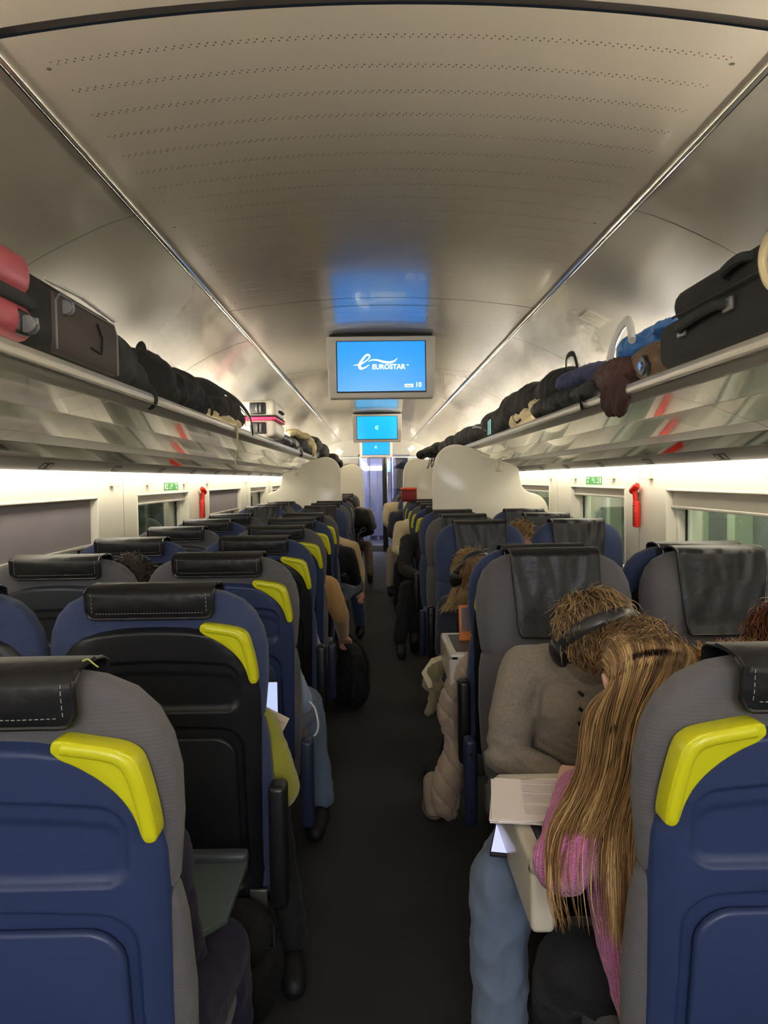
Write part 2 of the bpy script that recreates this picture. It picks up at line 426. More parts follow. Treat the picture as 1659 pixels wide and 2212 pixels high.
# ---------------------------------------------------------------- side walls and windows
WIN = [(-2.4, 0.9), (1.35, 3.87), (4.50, 5.75), (6.45, 8.00), (8.60, 9.90), (10.45, 11.7), (12.3, 13.5)]
ZT, ZB = 1.372, 0.84
wn = 0
for sx, side in ((-1, 'left'), (1, 'right')):
    b = MB()
    b.box2((sx * 1.43, Y0, ZT), (sx * 1.56, Y1, 1.60))
    b.box2((sx * 1.36, Y0, 1.488), (sx * 1.56, Y1, 1.80))
    edges = [Y0] + [e for w_ in WIN for e in w_] + [Y1]
    for i in range(0, len(edges), 2):
        b.box2((sx * 1.43, edges[i], ZB), (sx * 1.56, edges[i + 1], ZT))
    b.cur = 1
    b.box2((sx * 1.43, Y0, 0), (sx * 1.56, Y1, ZB))
    b.cur = 2
    for i in range(1, len(WIN)):
        ym = (WIN[i - 1][1] + WIN[i][0]) / 2 + 0.08
        b.box2((sx * 1.4292, ym - 0.0018, ZB), (sx * 1.431, ym + 0.0018, 1.47))
    b.cur = 0
    b.box2((sx * 1.40, Y0, 0.70), (sx * 1.43, Y1, ZB - 0.01))
    struct(b.build('wall_%s' % side, [M['wall'], M['wall_low'], M['wall_low']], sm=False), 'cream %s side wall of the carriage' % side)
    for i, (a, c) in enumerate(WIN):
        wn += 1
        w_ = empty('window_%d' % wn, (0, 0, 0)); w_['kind'] = 'structure'
        f = MB()
        # stepped surround: reveal, then an inner flat frame
        for (ia, ix0, ix1, wd_) in ((0.0, 1.425, 1.50, 0.012), (0.012, 1.475, 1.52, 0.035)):
            x0, x1 = sx * ix0, sx * ix1
            A, C_, T, B = a + ia, c - ia, ZT - ia, ZB + ia
            f.box2((x0, A, T - wd_), (x1, C_, T)); f.box2((x0, A, B), (x1, C_, B + wd_))
            f.box2((x0, A, B + wd_), (x1, A + wd_, T - wd_)); f.box2((x0, C_ - wd_, B + wd_), (x1, C_, T - wd_))
        f.build('window_frame', M['frame'], w_, bevel=0.004)
        g = MB()
        ga, gc, gt, gb = a + 0.047, c - 0.047, ZT - 0.047, ZB + 0.047
        for (p, q) in (((ga, gt - 0.008), (gc, gt)), ((ga, gb), (gc, gb + 0.008)), ((ga, gb), (ga + 0.012, gt)), ((gc - 0.012, gb), (gc, gt))):
            g.box2((sx * 1.508, p[0], p[1]), (sx * 1.516, q[0], q[1]))
        g.build('window_gasket', M['gasket'], w_, sm=False)
        MB().box2((sx * 1.517, ga, gb), (sx * 1.521, gc, gt)).build('window_pane', M['glass'], w_, sm=False)
        # roller blind
        drop = 0.045
        if sx < 0 and i == 1: drop = 0.225
        if sx < 0 and i == 3: drop = 0.20
        if sx > 0 and i == 1: drop = 0.075
        bl = MB().box2((sx * 1.462, a + 0.02, ZT - 0.012 - drop), (sx * 1.468, c - 0.02, ZT - 0.012))
        if drop < 0.1: bl = MB().box2((sx * 1.455, a + 0.02, ZT - 0.012 - drop), (sx * 1.475, c - 0.02, ZT - 0.012))
        bl.build('roller_blind', M['blind'] if drop > 0.1 else M['rack_matte'], w_, sm=False)
        MB().box2((sx * 1.448, a + 0.018, ZT - 0.024 - drop), (sx * 1.474, c - 0.018, ZT - 0.010 - drop)).build('blind_bar', M['lip'], w_, bevel=0.003)
    # outside: added backdrop, pale stripes stand in for reflections in the panes
    e = MB().box2((sx * 3.1, Y0 - 2, -1), (sx * 3.2, Y1 + 2, 3.2))
    e.cur = 1
    for k in range(24):
        e.box2((sx * 2.95, -3 + k * 0.85, -1), (sx * 3.1, -2.86 + k * 0.85, 3.2))
    struct(e.build('wall_%s_tunnel' % side, [M['ext'], M['ext_stripe']], sm=False), 'greenish added backdrop standing in for reflections in the %s windows' % side)
    for yy in (2.0, 6.0, 11.0):
        L = bpy.data.lights.new('backdrop_fill', 'AREA'); L.energy = 95 if sx > 0 else 14; L.size = 0.4; L.size_y = 3.0; L.shape = 'RECTANGLE'  # added fill lights for the backdrop, not real fittings
        L.color = (1.0, 1.0, 0.9)
        lo_ = bpy.data.objects.new('backdrop_fill', L); col.objects.link(lo_); lo_.location = (sx * 1.75, yy, 2.7)
        lo_.rotation_euler = (0, sx * R(-50), 0)
# coat hooks
def hook(x, y, sx):
    h = empty('coat_hook', (x, y, 1.44))
    MB().box2((0, -0.012, -0.01), (-sx * 0.006, 0.012, 0.03)).box2((0, -0.03, 0.0), (-sx * 0.03, 0.03, -0.018)).tube([(-sx * 0.02, -0.024, -0.012), (-sx * 0.03, -0.03, -0.02), (-sx * 0.034, -0.03, -0.005)], 0.005, 8).tube([(-sx * 0.02, 0.024, -0.012), (-sx * 0.03, 0.03, -0.02), (-sx * 0.034, 0.03, -0.005)], 0.005, 8).build('double_hook', M['frame'], h, bevel=0.002)
    return h
ords = ['nearest the camera', 'second from the camera', 'third from the camera', 'fourth from the camera', 'fifth from the camera', 'sixth from the camera', 'seventh from the camera', 'eighth from the camera']
for sx, side in ((-1, 'left'), (1, 'right')):
    for k, yy in enumerate((2.78 if sx > 0 else 1.75, 4.08, 4.72, 5.62, 6.4, 8.3, 10.1)):
        h = hook(sx * 1.43, yy, sx)
        tag(h, 'small cream coat hook high on the %s wall, %s' % (side, ords[k]), 'coat hook', 'coat hooks on the %s wall' % side)
# emergency signs (three green pictogram squares) and red hammers
for sx, side, yy in ((-1, 'left', 5.27), (1, 'right', 5.15)):
    s = MB()
    for k in range(3):
        yk = yy + (k - 1) * 0.125
        s.box2((sx * 1.430, yk - 0.058, 1.372 + 0.012), (sx * 1.428, yk + 0.058, 1.436))
    s.cur = 1
    for k in range(3):
        yk = yy + (k - 1) * 0.125
        x0, x1 = sx * 1.4282, sx * 1.4272
        if k == 0:
            s.box2((x0, yk - 0.04, 1.392), (x1, yk - 0.02, 1.428)); s.box2((x0, yk + 0.0, 1.392), (x1, yk + 0.045, 1.400)); s.box2((x0, yk + 0.01, 1.405), (x1, yk + 0.022, 1.43))
        elif k == 1:
            s.box2((x0, yk - 0.02, 1.41), (x1, yk + 0.03, 1.417)); s.box2((x0, yk - 0.04, 1.395), (x1, yk - 0.0, 1.402)); s.box2((x0, yk + 0.01, 1.42), (x1, yk + 0.022, 1.432))
        else:
            s.box2((x0, yk - 0.03, 1.422), (x1, yk + 0.04, 1.428)); s.box2((x0, yk + 0.0, 1.392), (x1, yk + 0.02, 1.41))
    o = s.build('emergency_exit_sign', [M['green'], M['white']], None, sm=False)
    tag(o, 'three green and white emergency pictogram squares above the %s window' % side, 'sign', 'emergency signs')
for sx, side, yy in ((-1, 'left', 6.12), (1, 'right', 4.25)):
    h = empty('emergency_hammer', (sx * 1.43, yy, 1.27), 0, 'red emergency hammer in its holder on the %s wall pillar' % side, 'emergency hammer', 'emergency hammers')
    hd = MB().box((-sx * 0.022, 0, -0.045), (0.03, 0.05, 0.145)).build('holder', M['red'], h, bevel=0.008)
    MB().box((-sx * 0.005, 0.02, 0.03), (0.01, 0.05, 0.09)).build('back_plate', M['wall_low'], h, bevel=0.003)
    MB().tube([(-sx * 0.025, 0.0, 0.02), (-sx * 0.03, 0.0, 0.09)], 0.014, 12).build('hammer_handle', M['red'], h)
    MB().tube([(-sx * 0.03, -0.042, 0.118), (-sx * 0.03, -0.03, 0.112), (-sx * 0.03, 0.035, 0.085), (-sx * 0.03, 0.05, 0.08)], [0.012, 0.02, 0.022, 0.012], 14).build('hammer_head', M['red'], h)
    t = MB()
    for k in range(7):
        t.box((-sx * 0.038, 0.0, -0.10 + k * 0.017), (0.003, 0.02, 0.004))
    t.build('ribs', M['dark'], h, sm=False)
# small vent grille in the right cove panel
vp = at(1240, 661, 3.25)
o = MB()
for k in range(9):
    o.box((0, -0.07 + k * 0.017, 0), (0.10, 0.006, 0.004))
o.box((0, 0, 0.003), (0.11, 0.16, 0.002))
o = o.build('vent_grille', M['ceil_side'], None, sm=False); 
nx = 0.90; 
o.location = (0.90, 3.3, interp([(p[0], p[1]) for p in CVd], 0.90)[0] - 0.004); o.rotation_euler = (0, R(27), 0)
tag(o, 'small ribbed vent grille on the right cove panel', 'vent')

# ---------------------------------------------------------------- end of the carriage
b = MB()
dl, dr_ = -0.36, 0.66
b.box2((-1.43, Y1, 0), (dl, Y1 + 0.05, 2.3)); b.box2((dr_, Y1, 0), (1.43, Y1 + 0.05, 2.3)); b.box2((dl, Y1, 1.93), (dr_, Y1 + 0.05, 2.3))
M['endwall'] = mat('end_wall', (150, 148, 140), 0.45)
struct(b.build('wall_end', M['endwall'], sm=False), 'pale end wall around the glass door')
b = MB().box2((-0.72, Y1 - 0.06, 1.855), (0.80, Y1, 1.885))
tag(b.build('grab_rail', M['bright'], None, bevel=0.006), 'horizontal metal rail above the glass door at the carriage end', 'rail')
dm = mat('door_frame_metal', (120, 120, 132), 0.3, 0.6)
d1 = empty('door_1', (0, 0, 0)); d1['kind'] = 'structure'
f = MB()
for x in (dl + 0.015, -0.13, 0.20, 0.30, dr_ - 0.015):
    f.box((x, Y1 + 0.02, 0.96), (0.03 if abs(x) > 0.15 else 0.012, 0.04, 1.92))
f.box2((dl, Y1, 1.90), (dr_, Y1 + 0.04, 1.93)); f.box2((dl, Y1, 0.0), (dr_, Y1 + 0.04, 0.12))
f.build('door_frame', dm, d1, sm=False)
MB().box2((dl, Y1 + 0.018, 0.12), (dr_, Y1 + 0.024, 1.90)).build('door_pane', M['door_glass'], d1, sm=False)
MB().cyl((0.165, Y1 - 0.05, 0.02), (0.165, Y1 - 0.05, 1.86), 0.045, 16).build('door_pole', M['gasket'], d1)
MB().cyl((0.215, Y1 - 0.04, 0.02), (0.215, Y1 - 0.04, 1.86), 0.012, 10).build('pole_strip', M['bright'], d1)
# vestibule beyond the glass
M['vest'] = mat('vestibule_panel', (128, 128, 150), 0.35, 0.2)
b = MB().box2((-1.1, Y1 + 3.0, 0), (1.1, Y1 + 3.05, 2.2)).box2((-1.12, Y1 + 0.05, 0), (-1.1, Y1 + 3.0, 2.2)).box2((1.1, Y1 + 0.05, 0), (1.12, Y1 + 3.0, 2.2)).box2((-1.1, Y1 + 0.05, 2.1), (1.1, Y1 + 3.0, 2.12))
b.box2((0.36, Y1 + 1.0, 0), (0.42, Y1 + 3.0, 2.1)).box2((-0.42, Y1 + 0.6, 0), (-0.36, Y1 + 3.0, 2.1))
struct(b.build('wall_vestibule', M['vest'], sm=False), 'bluish grey vestibule walls beyond the glass door')
dd = MB().box2((-0.15, Y1 + 2.9, 0.1), (0.02, Y1 + 2.96, 1.8)).box2((0.05, Y1 + 2.9, 0.1), (0.25, Y1 + 2.96, 1.8)).box2((-0.3, Y1 + 2.5, 0), (-0.2, Y1 + 2.56, 2.0))
tag(dd.build('vestibule_door', dm, None, sm=False), 'grey double doors at the far end of the vestibule', 'door')
tag(MB().cyl((-0.02, Y1 + 1.3, 2.098), (-0.02, Y1 + 1.3, 2.085), 0.09, 24).build('vestibule_lamp', mat('lamp_disc', (255, 255, 255), 0.5, emit=((240, 240, 255), 14)), None), 'round white ceiling lamp in the vestibule beyond the door', 'lamp')
sc = empty('vestibule_screen', (0.27, Y1 + 2.2, 1.72), 0, 'bright blue slanted panel glowing beyond the glass door', 'screen')
MB().box((0, 0, 0), (0.26, 0.02, 0.28)).build('screen_housing', M['gasket'], sc, sm=False)
b = MB()
for k in range(4):
    w_ = 0.22 - k * 0.03
    b.box((-0.11 + w_ / 2 + k * 0.01, -0.012, 0.10 - k * 0.065), (w_, 0.004, 0.05))
b.build('blue_stripes', mat('blue_glow', (40, 150, 240), 0.4, emit=((40, 160, 250), 2.2)), sc, sm=False)
L = bpy.data.lights.new('vestibule_light', 'AREA'); L.energy = 110; L.size = 0.8; L.color = (0.72, 0.74, 1.0)
o = bpy.data.objects.new('vestibule_light', L); col.objects.link(o); o.location = (0, Y1 + 1.3, 2.07)
# wall behind the photographer
struct(MB().box2((-1.45, Y0 - 0.05, 0), (1.45, Y0, 2.3)).build('wall_back', M['endwall'], sm=False), 'wall behind the camera')

# ---------------------------------------------------------------- hanging screens
def disp_mat(name, c, s): return mat(name, c, 0.25, emit=(c, s), coat=0.3)
logo_m = mat('logo_white', (235, 248, 240), 0.5, emit=((238, 250, 240), 0.72))
logo_y = mat('logo_letters', (240, 245, 190), 0.5, emit=((240, 246, 205), 0.72))
def screen(x, y, z, dcol, strength, full, label, w=0.475):
    r = empty('hanging_screen', (x, y, z), 0, label, 'screen', 'screens hanging from the ceiling')
    k = w / 0.475
    hw, hh = 0.296 * k, 0.167 * k
    ol = [(-hw, hh), (-hw * 0.965, -hh + 0.012), (-hw * 0.94, -hh), (hw * 0.94, -hh), (hw * 0.965, -hh + 0.012), (hw, hh)]
    MB().prism(ol, 0.0, 0.075, 'y').build('housing', M['monitor'], r, bevel=0.006)
    MB().box((0, 0.001, 0.002), (0.487 * k, 0.006, 0.280 * k)).build('bezel', M['gasket'], r, bevel=0.002)
    MB().box((0, -0.0025, 0.004), (w, 0.003, 0.267 * k)).build('display', disp_mat('display_blue', dcol, strength), r, sm=False)
    MB().box((0, 0.10, hh + 0.01), (hw * 1.9, 0.12, 0.10)).build('ceiling_mount', M['dark'], r, sm=False)
    yy = -0.0052
    if full:
        # swooping letter e, drawn as a ribbon of changing width
        def ribbon(pts, ws, name, m_):
            P_ = dense([(p[0], p[1]) for p in pts], 8); n = len(P_); vs = []; fs = []
            for i, p in enumerate(P_):
                a = P_[max(0, i - 1)]; b_ = P_[min(n - 1, i + 1)]
                t = Vector((b_[0] - a[0], b_[1] - a[1])).normalized(); nn = Vector((-t.y, t.x))
                f_ = i / (n - 1) * (len(ws) - 1); i0 = min(int(f_), len(ws) - 2); wv = ws[i0] + (ws[i0 + 1] - ws[i0]) * (f_ - i0)
                vs += [(p[0] + nn.x * wv, yy, p[1] + nn.y * wv), (p[0] - nn.x * wv, yy, p[1] - nn.y * wv)]
                if i: fs.append((2 * i - 2, 2 * i - 1, 2 * i + 1, 2 * i))
            MB().add(vs, fs).build(name, m_, r, sm=False, fix=False)
        ribbon([(-0.150, 0.010), (-0.125, 0.014), (-0.10, 0.022), (-0.072, 0.042), (-0.062, 0.058), (-0.072, 0.067), (-0.09, 0.055), (-0.108, 0.03), (-0.118, 0.008), (-0.112, -0.006), (-0.092, -0.004), (-0.066, 0.012)],
               [0.0015, 0.003, 0.003, 0.003, 0.004, 0.005, 0.006, 0.007, 0.008, 0.007, 0.004, 0.0015], 'letter_swirl', logo_m)
        ribbon([(-0.07, 0.03), (-0.05, 0.038), (-0.02, 0.037), (0.01, 0.028), (0.045, 0.024), (0.07, 0.031), (0.088, 0.047)],
               [0.001, 0.0035, 0.0045, 0.006, 0.0065, 0.004, 0.001], 'letter_wave', logo_m)
        text_mesh('EUROSTAR', 0.036, logo_y, 'wordmark', r, (0.040, yy, 0.0), (R(90), 0, 0), 0.0012)
        text_mesh('TM', 0.008, logo_m, 'trade_mark', r, (0.143, yy, 0.009), (R(90), 0, 0), 0.0004)
        text_mesh('10', 0.036, logo_m, 'coach_number', r, (0.200, yy, -0.098), (R(90), 0, 0), 0.0006)
        b = MB().box2((0.126, yy, -0.093), (0.172, yy - 0.0008, -0.110)).build('coach_icon', logo_m, r, bevel=0.0)
        MB().box2((0.131, yy - 0.0009, -0.1015), (0.163, yy - 0.0013, -0.1045)).build('icon_window', mat('icon_blue', (10, 90, 170), 0.5), r, sm=False)
    else:
        b = MB(); q = [(0.020 * math.cos(a), yy, 0.004 + 0.020 * math.sin(a)) for a in [R(40 + i * 20) for i in range(15)]]
        b.tube(q, 0.003, 6); b.box((0.001, yy, 0.004), (0.016, 0.002, 0.004)); b.box((-0.002, yy, 0.004), (0.005, 0.002, 0.013))
        b.build('ring_logo', logo_m, r)
    return r
screen(0.003, 4.20, 2.046, (0, 136, 236), 0.95 * SCREEN_W, True, 'nearest and largest hanging screen, blue with white logo lettering and 10')
screen(0.000, 9.20, 2.048, (0, 165, 240), 0.95 * SCREEN_W, False, 'middle hanging screen, light blue with a small ring logo')
screen(0.000, 13.6, 2.00, (0, 125, 245), 0.95 * SCREEN_W, False, 'furthest hanging screen, partly hidden below the middle one')
# pale fairing plate on the ceiling in front of the first screen
for yy in (4.2, 9.2):
    b = MB(); xs = [-0.31 + 0.62 * i / 12 for i in range(13)]
    b.grid([[(x, yy - 0.62, arch(x) - 0.0012) for x in xs], [(x, yy + 0.0, arch(x) - 0.0012) for x in xs]])
    o = b.build('ceiling_access_panel', M['ceiling'], None, fix=False)
    tag(o, 'smooth panel let into the ceiling before the %s screen' % ('nearest' if yy < 5 else 'middle'), 'ceiling panel')

# ---------------------------------------------------------------- white partitions between the bays
def partition(sx, y, pts, label):
    r = empty('partition_screen', (0, y, 0), 0, label, 'partition', 'white moulded partitions')
    P_ = dense(pts, 3)
    MB().prism([(sx * p[0], p[1]) for p in P_], -0.02, 0.02, 'y').build('panel', M['shell_white'], r, bevel=0.008, segs=3)
    rim = [(sx * p[0], -0.004, p[1]) for p in P_ if p[0] < 0.62 or p[1] > 1.60]
    rim = [q for q in rim]
    MB().tube([(q[0], 0.0, q[2]) for q in rim], 0.022, 10).build('edge_moulding', M['shell_white'], r)
    return r
PR = [(0.47, 0.25), (0.462, 1.0), (0.462, 1.33), (0.468, 1.50), (0.49, 1.60), (0.54, 1.665), (0.61, 1.695), (0.69, 1.690), (0.80, 1.655), (0.92, 1.605), (1.06, 1.565), (1.14, 1.53), (1.165, 1.48), (1.175, 1.42), (1.19, 1.36), (1.24, 1.315), (1.31, 1.295), (1.37, 1.25), (1.41, 1.15), (1.42, 0.9), (1.42, 0.25)]
partition(1, 6.42, PR, 'large white moulded partition on the right, nearest the camera')
partition(-1, 9.42, PR, 'white moulded partition on the left, nearer of the two')
partition(1, 10.35, [(p[0] - 0.10 if p[0] < 0.9 else p[0], p[1]) for p in PR], 'further white partition on the right beside the red bag')
partition(-1, 13.9, [(p[0] - 0.20 if p[0] < 0.9 else p[0], p[1]) for p in PR], 'far white partition on the left next to the glass door')
# clear clips joining rack and partition
for sx, y, side in ((1, 6.30, 'right'), (-1, 9.30, 'left')):
    c = empty('rack_clip', (sx * 0.98, y, 1.60), 0, 'clear clip joining the %s rack and its white partition' % side, 'clip', 'rack clips')
    MB().box((0, 0, -0.06), (0.05, 0.012, 0.10)).build('clip_plate', M['clear'], c, bevel=0.004)
    MB().tube([(0, 0, -0.01), (sx * 0.03, -0.02, 0.005), (sx * 0.06, -0.02, 0.0)], 0.007, 8).build('clip_arm', M['clear'], c)
# ================================================================ seats
def fabric(name, c):
    m = mat(name, c, 0.9, sheen=0.25, wave=('Z', 62.0, 0.35, 1.2), bump=(180, 0.25, 0.003))
    return m
M['fab_grey'] = mat('seat_fabric_grey', (90, 88, 92), 0.92, sheen=0.12, wave=('Z', 52.0, 0.10, 0.15), vary=0.10, vscale=60)
M['fab_blue'] = mat('seat_fabric_blue', (52, 64, 98), 0.92, sheen=0.12, wave=('Z', 52.0, 0.10, 0.15), vary=0.10, vscale=60)
M['sh_blue'] = mat('shell_blue', (45, 59, 98), 0.42, vary=0.03, vscale=40)
M['sh_black'] = mat('shell_black', (26, 27, 31), 0.40)
M['sh_grey'] = mat('shell_slate', (52, 56, 64), 0.42)
M['leather'] = mat('black_leather', (26, 26, 29), 0.43, spec=0.4, bump=(34, 0.35, 0.006))
M['leather2'] = mat('leather_piping', (24, 24, 26), 0.32)
M['stitch'] = mat('stitching', (150, 148, 140), 0.8)
M['yellow'] = mat('handle_yellow', (204, 204, 28), 0.33, spec=0.5)
M['arm'] = mat('armrest_plastic', (40, 48, 76), 0.38)
M['armb'] = mat('armrest_black', (22, 22, 25), 0.38)
M['under'] = mat('seat_base', (24, 24, 27), 0.7)
M['metal'] = mat('bracket_metal', (120, 118, 114), 0.35, 0.8)
LEAN = 0.15
ZTOP = 1.193
PROF = [(1.193, 0.095, 0.010), (1.190, 0.130, 0.024), (1.180, 0.172, 0.038), (1.160, 0.212, 0.047), (1.130, 0.240, 0.051), (1.09, 0.258, 0.052), (1.04, 0.267, 0.051), (0.97, 0.266, 0.049),
        (0.90, 0.258, 0.048), (0.868, 0.254, 0.047), (0.858, 0.247, 0.043), (0.848, 0.254, 0.047), (0.80, 0.262, 0.051), (0.68, 0.267, 0.055), (0.55, 0.262, 0.056), (0.46, 0.25, 0.05), (0.42, 0.22, 0.03)]
def lean(p): return (p[0], p[1] + (ZTOP - p[2]) * LEAN, p[2])
def make_backrest():
    b = MB(); rows = []
    zs = [r_[0] for r_ in PROF]; zz = []
    for a, c in zip(zs[:-1], zs[1:]):
        n = max(1, int((a - c) / 0.022)); zz += [a + (c - a) * i / n for i in range(n)]
    zz.append(zs[-1])
    N = 56
    for z in zz:
        w, t = interp(PROF, z); row = []
        for k in range(N):
            a = 2 * math.pi * k / N; ca, sa = math.cos(a), math.sin(a)
            x = w * math.copysign(abs(ca) ** 0.42, ca); y = t * math.copysign(abs(sa) ** 0.55, sa)
            if y < 0: y *= 0.82
            if y > 0:     # front: side bolsters and a shallow middle
                s_ = abs(x) / w
                y += 0.022 * smoothstep(0.45, 0.8, s_) * (1 - smoothstep(0.88, 1.0, s_)) * smoothstep(1.17, 1.05, z)
            row.append(lean((x, y, z)))
        rows.append(row)
    vs = [p for r_ in rows for p in r_]; fs = []
    for i in range(len(rows) - 1):
        for k in range(N):
            l = (k + 1) % N
            fs.append((i * N + k, i * N + l, (i + 1) * N + l, (i + 1) * N + k))
    fs.append(tuple(range(N))); fs.append(tuple(range(len(vs) - N, len(vs)))[::-1])
    return b.add(vs, fs)
SH = [(1.106, 0.030), (1.103, 0.085), (1.095, 0.130), (1.080, 0.172), (1.060, 0.200), (1.03, 0.224), (0.99, 0.240), (0.93, 0.248), (0.80, 0.246), (0.60, 0.240), (0.45, 0.236), (0.36, 0.225)]
def rbox(x, z, hx, z0, z1, r):
    cz, hz = (z0 + z1) / 2, (z1 - z0) / 2
    dx, dz = abs(x) - (hx - r), abs(z - cz) - (hz - r)
    return math.hypot(max(dx, 0), max(dz, 0)) + min(max(dx, dz), 0) - r
def shell_y(x, z, s_, ztop):
    y = -0.064
    e = max(abs(s_) ** 9, smoothstep(ztop - 0.022, ztop, z) ** 2 if True else 0)
    y += 0.026 * e
    arcz = 1.018 - 0.35 * x * x
    d = rbox(x, z, 0.200, 0.890, arcz, 0.035)
    y += 0.009 * smoothstep(0.003, -0.003, d)
    d2 = rbox(x, z, 0.196, 0.894, arcz - 0.026, 0.03)
    y += 0.005 * smoothstep(0.004, -0.012, d2)
    arc2 = 0.850 - 0.25 * x * x
    d = rbox(x, z, 0.204, 0.40, arc2, 0.05)
    y += 0.012 * smoothstep(0.003, -0.004, d)
    return y
def make_shell():
    zz = []
    for a, c in zip([q[0] for q in SH][:-1], [q[0] for q in SH][1:]):
        n = max(2, int((a - c) / 0.0035)); zz += [a + (c - a) * i / n for i in range(n)]
    zz.append(SH[-1][0]); rows = []
    ns = 120
    for z in zz:
        w = interp(SH, z)[0]; row = []
        for k in range(ns + 1):
            s_ = -1 + 2 * k / ns; x = w * s_
            # arch height at this x
            lo_, hi_ = 0.9, 1.106
            for _ in range(14):
                mid = (lo_ + hi_) / 2
                if interp(SH, mid)[0] > abs(x): lo_ = mid
                else: hi_ = mid
            row.append(lean((x, shell_y(x, z, s_, hi_ + 0.0005), z)))
        rows.append([(row[0][0], row[0][1] + 0.045, row[0][2])] + row + [(row[-1][0], row[-1][1] + 0.045, row[-1][2])])
    return MB().grid(rows)
def make_tray():
    b = MB(); pts = []
    hx, z0, z1, r_ = 0.188, 0.46, 0.822, 0.055
    for cx_, cz_, a0 in ((hx - r_, z1 - r_, 0), (-hx + r_, z1 - r_, 90), (-hx + r_, z0 + r_, 180), (hx - r_, z0 + r_, 270)):
        for i in range(9):
            a = R(a0 + i * 11.25); pts.append((cx_ + r_ * math.cos(a), cz_ + r_ * math.sin(a)))
    b.prism(pts, -0.070, -0.052, 'y')
    b.v = [Vector(lean(v)) for v in b.v]
    return b
def make_handle(sx):
    ol = [(0.118, 1.098), (0.121, 1.111), (0.132, 1.1145), (0.17, 1.108), (0.205, 1.101), (0.222, 1.092), (0.232, 1.078), (0.240, 1.045), (0.247, 1.005), (0.2495, 0.975),
          (0.246, 0.966), (0.235, 0.965), (0.229, 0.975), (0.224, 0.995), (0.214, 1.018), (0.198, 1.040), (0.176, 1.060), (0.150, 1.077), (0.130, 1.087)]
    ol2 = dense(ol + [ol[0]], 3)[:-1]
    b = MB(); b.prism([(sx * p[0], p[1]) for p in ol2], -0.083, -0.040, 'y')
    b.v = [Vector(lean(v)) for v in b.v]
    return b
def make_handle_ridge(sx):
    b = MB(); pts = [(0.134, 1.104), (0.17, 1.098), (0.203, 1.090), (0.219, 1.075), (0.229, 1.045), (0.237, 1.0), (0.240, 0.976)]
    P_ = dense(pts, 5)
    b.tube([lean((sx * p[0], -0.0815, p[1])) for p in P_], 0.0095, 12, flat=0.7)
    return b
def cover_path(kind):
    """(offset y, z) profile of the leather headrest cover, from the back flap over the top to the front flap"""
def make_cover(fold=0.0):
    ns, rows = 40, []
    path = [('b', 1.128), ('b', 1.134), ('b', 1.142), ('b', 1.152), ('b', 1.162), ('b', 1.172), ('b', 1.182), ('b', 1.190), ('t', 0), ('t', 1), ('t', 2), ('t', 3), ('f', 1.190), ('f', 1.18)]
    path += [('f', 1.17 - i * 0.0115) for i in range(23)]
    for kind, v in path:
        row = []
        for k in range(ns + 1):
            s_ = -1 + 2 * k / ns; a = abs(s_)
            cr = 1 - math.sqrt(max(0, 1 - max(0, (a - 0.86) / 0.14) ** 2)) if a > 0.86 else 0
            x = 0.150 * s_
            if kind == 'b':
                z = v + 0.018 * cr * smoothstep(1.165, 1.128, v)
                w, t = interp(PROF, min(z, 1.16)); puff = 0.009 * math.sin(math.pi * min(1, (v - 1.128) / 0.07)) * (1 - a ** 4)
                y = -(0.052 + 0.012 + puff + 0.002 * noise.noise(Vector((x * 22, z * 60, 3))))
            elif kind == 't':
                q = (v + 0.5) / 4; z = 1.196 + 0.008 * math.sin(math.pi * q); y = -0.058 + 0.116 * q
            else:
                x = 0.150 * s_ * (1 - 0.10 * smoothstep(1.19, 0.95, v))
                zb = 0.917
                z = v + 0.045 * cr * smoothstep(1.02, zb, v)
                w, t = interp(PROF, min(z, 1.14))
                nz = noise.noise(Vector((x * 17, z * 4.0, 7.1))); n2 = noise.noise(Vector((x * 24, z * 11, 1.7)))
                y = 0.060 + 0.006 * (1 - abs(nz) * 2.4) * (0.35 + 0.65 * smoothstep(0.95, 1.15, z)) + 0.004 * n2 + 0.008 * smoothstep(0.95, 0.917, v)
            row.append(lean((x, y, z)))
        rows.append(row)
    return MB().grid(rows), rows
def make_piping(rows):
    n = len(rows)
    edge = [rows[i][0] for i in range(8, -1, -1)] + rows[0][1:-1] + [rows[i][-1] for i in range(0, 9)]
    b = MB().tube([(p[0], p[1] - 0.002, p[2]) for p in edge], 0.0042, 8)
    edge = [rows[i][0] for i in range(10, n)] + rows[-1][1:-1] + [rows[i][-1] for i in range(n - 1, 9, -1)]
    b.tube([(p[0], p[1] + 0.002, p[2]) for p in edge], 0.0035, 8)
    return b
def make_stitches(rows):
    b = MB()
    def along(pts):
        for i in range(len(pts) - 1):
            a, c = Vector(pts[i]), Vector(pts[i + 1]); n = max(1, int((c - a).length / 0.007))
            for k in range(n):
                p = a + (c - a) * ((k + 0.2) / n); q = a + (c - a) * ((k + 0.8) / n)
                b.tube([p, q], 0.0007, 4)
    along([(rows[2][k][0], rows[2][k][1] - 0.0038, rows[2][k][2]) for k in range(3, 38)])
    along([(rows[i][2][0], rows[i][2][1] - 0.0038, rows[i][2][2]) for i in range(2, 8)])
    along([(rows[i][-3][0], rows[i][-3][1] - 0.0038, rows[i][-3][2]) for i in range(2, 8)])
    return b
def make_cushion():
    b = MB(); b.box((0, 0.36, 0.405), (0.50, 0.50, 0.13)); return b
mesh_cache = {}
def part(key, name, builder, mats, **kw):
    k = (key, id(mats) if not isinstance(mats, (list, tuple)) else tuple(id(m_) for m_ in mats))
    if k in mesh_cache: me = mesh_cache[k]; o = bpy.data.objects.new(name, me); col.objects.link(o); return o
    o = builder().build(name, mats, None, **kw); mesh_cache[k] = o.data; return o
cov, cov_rows = make_cover()
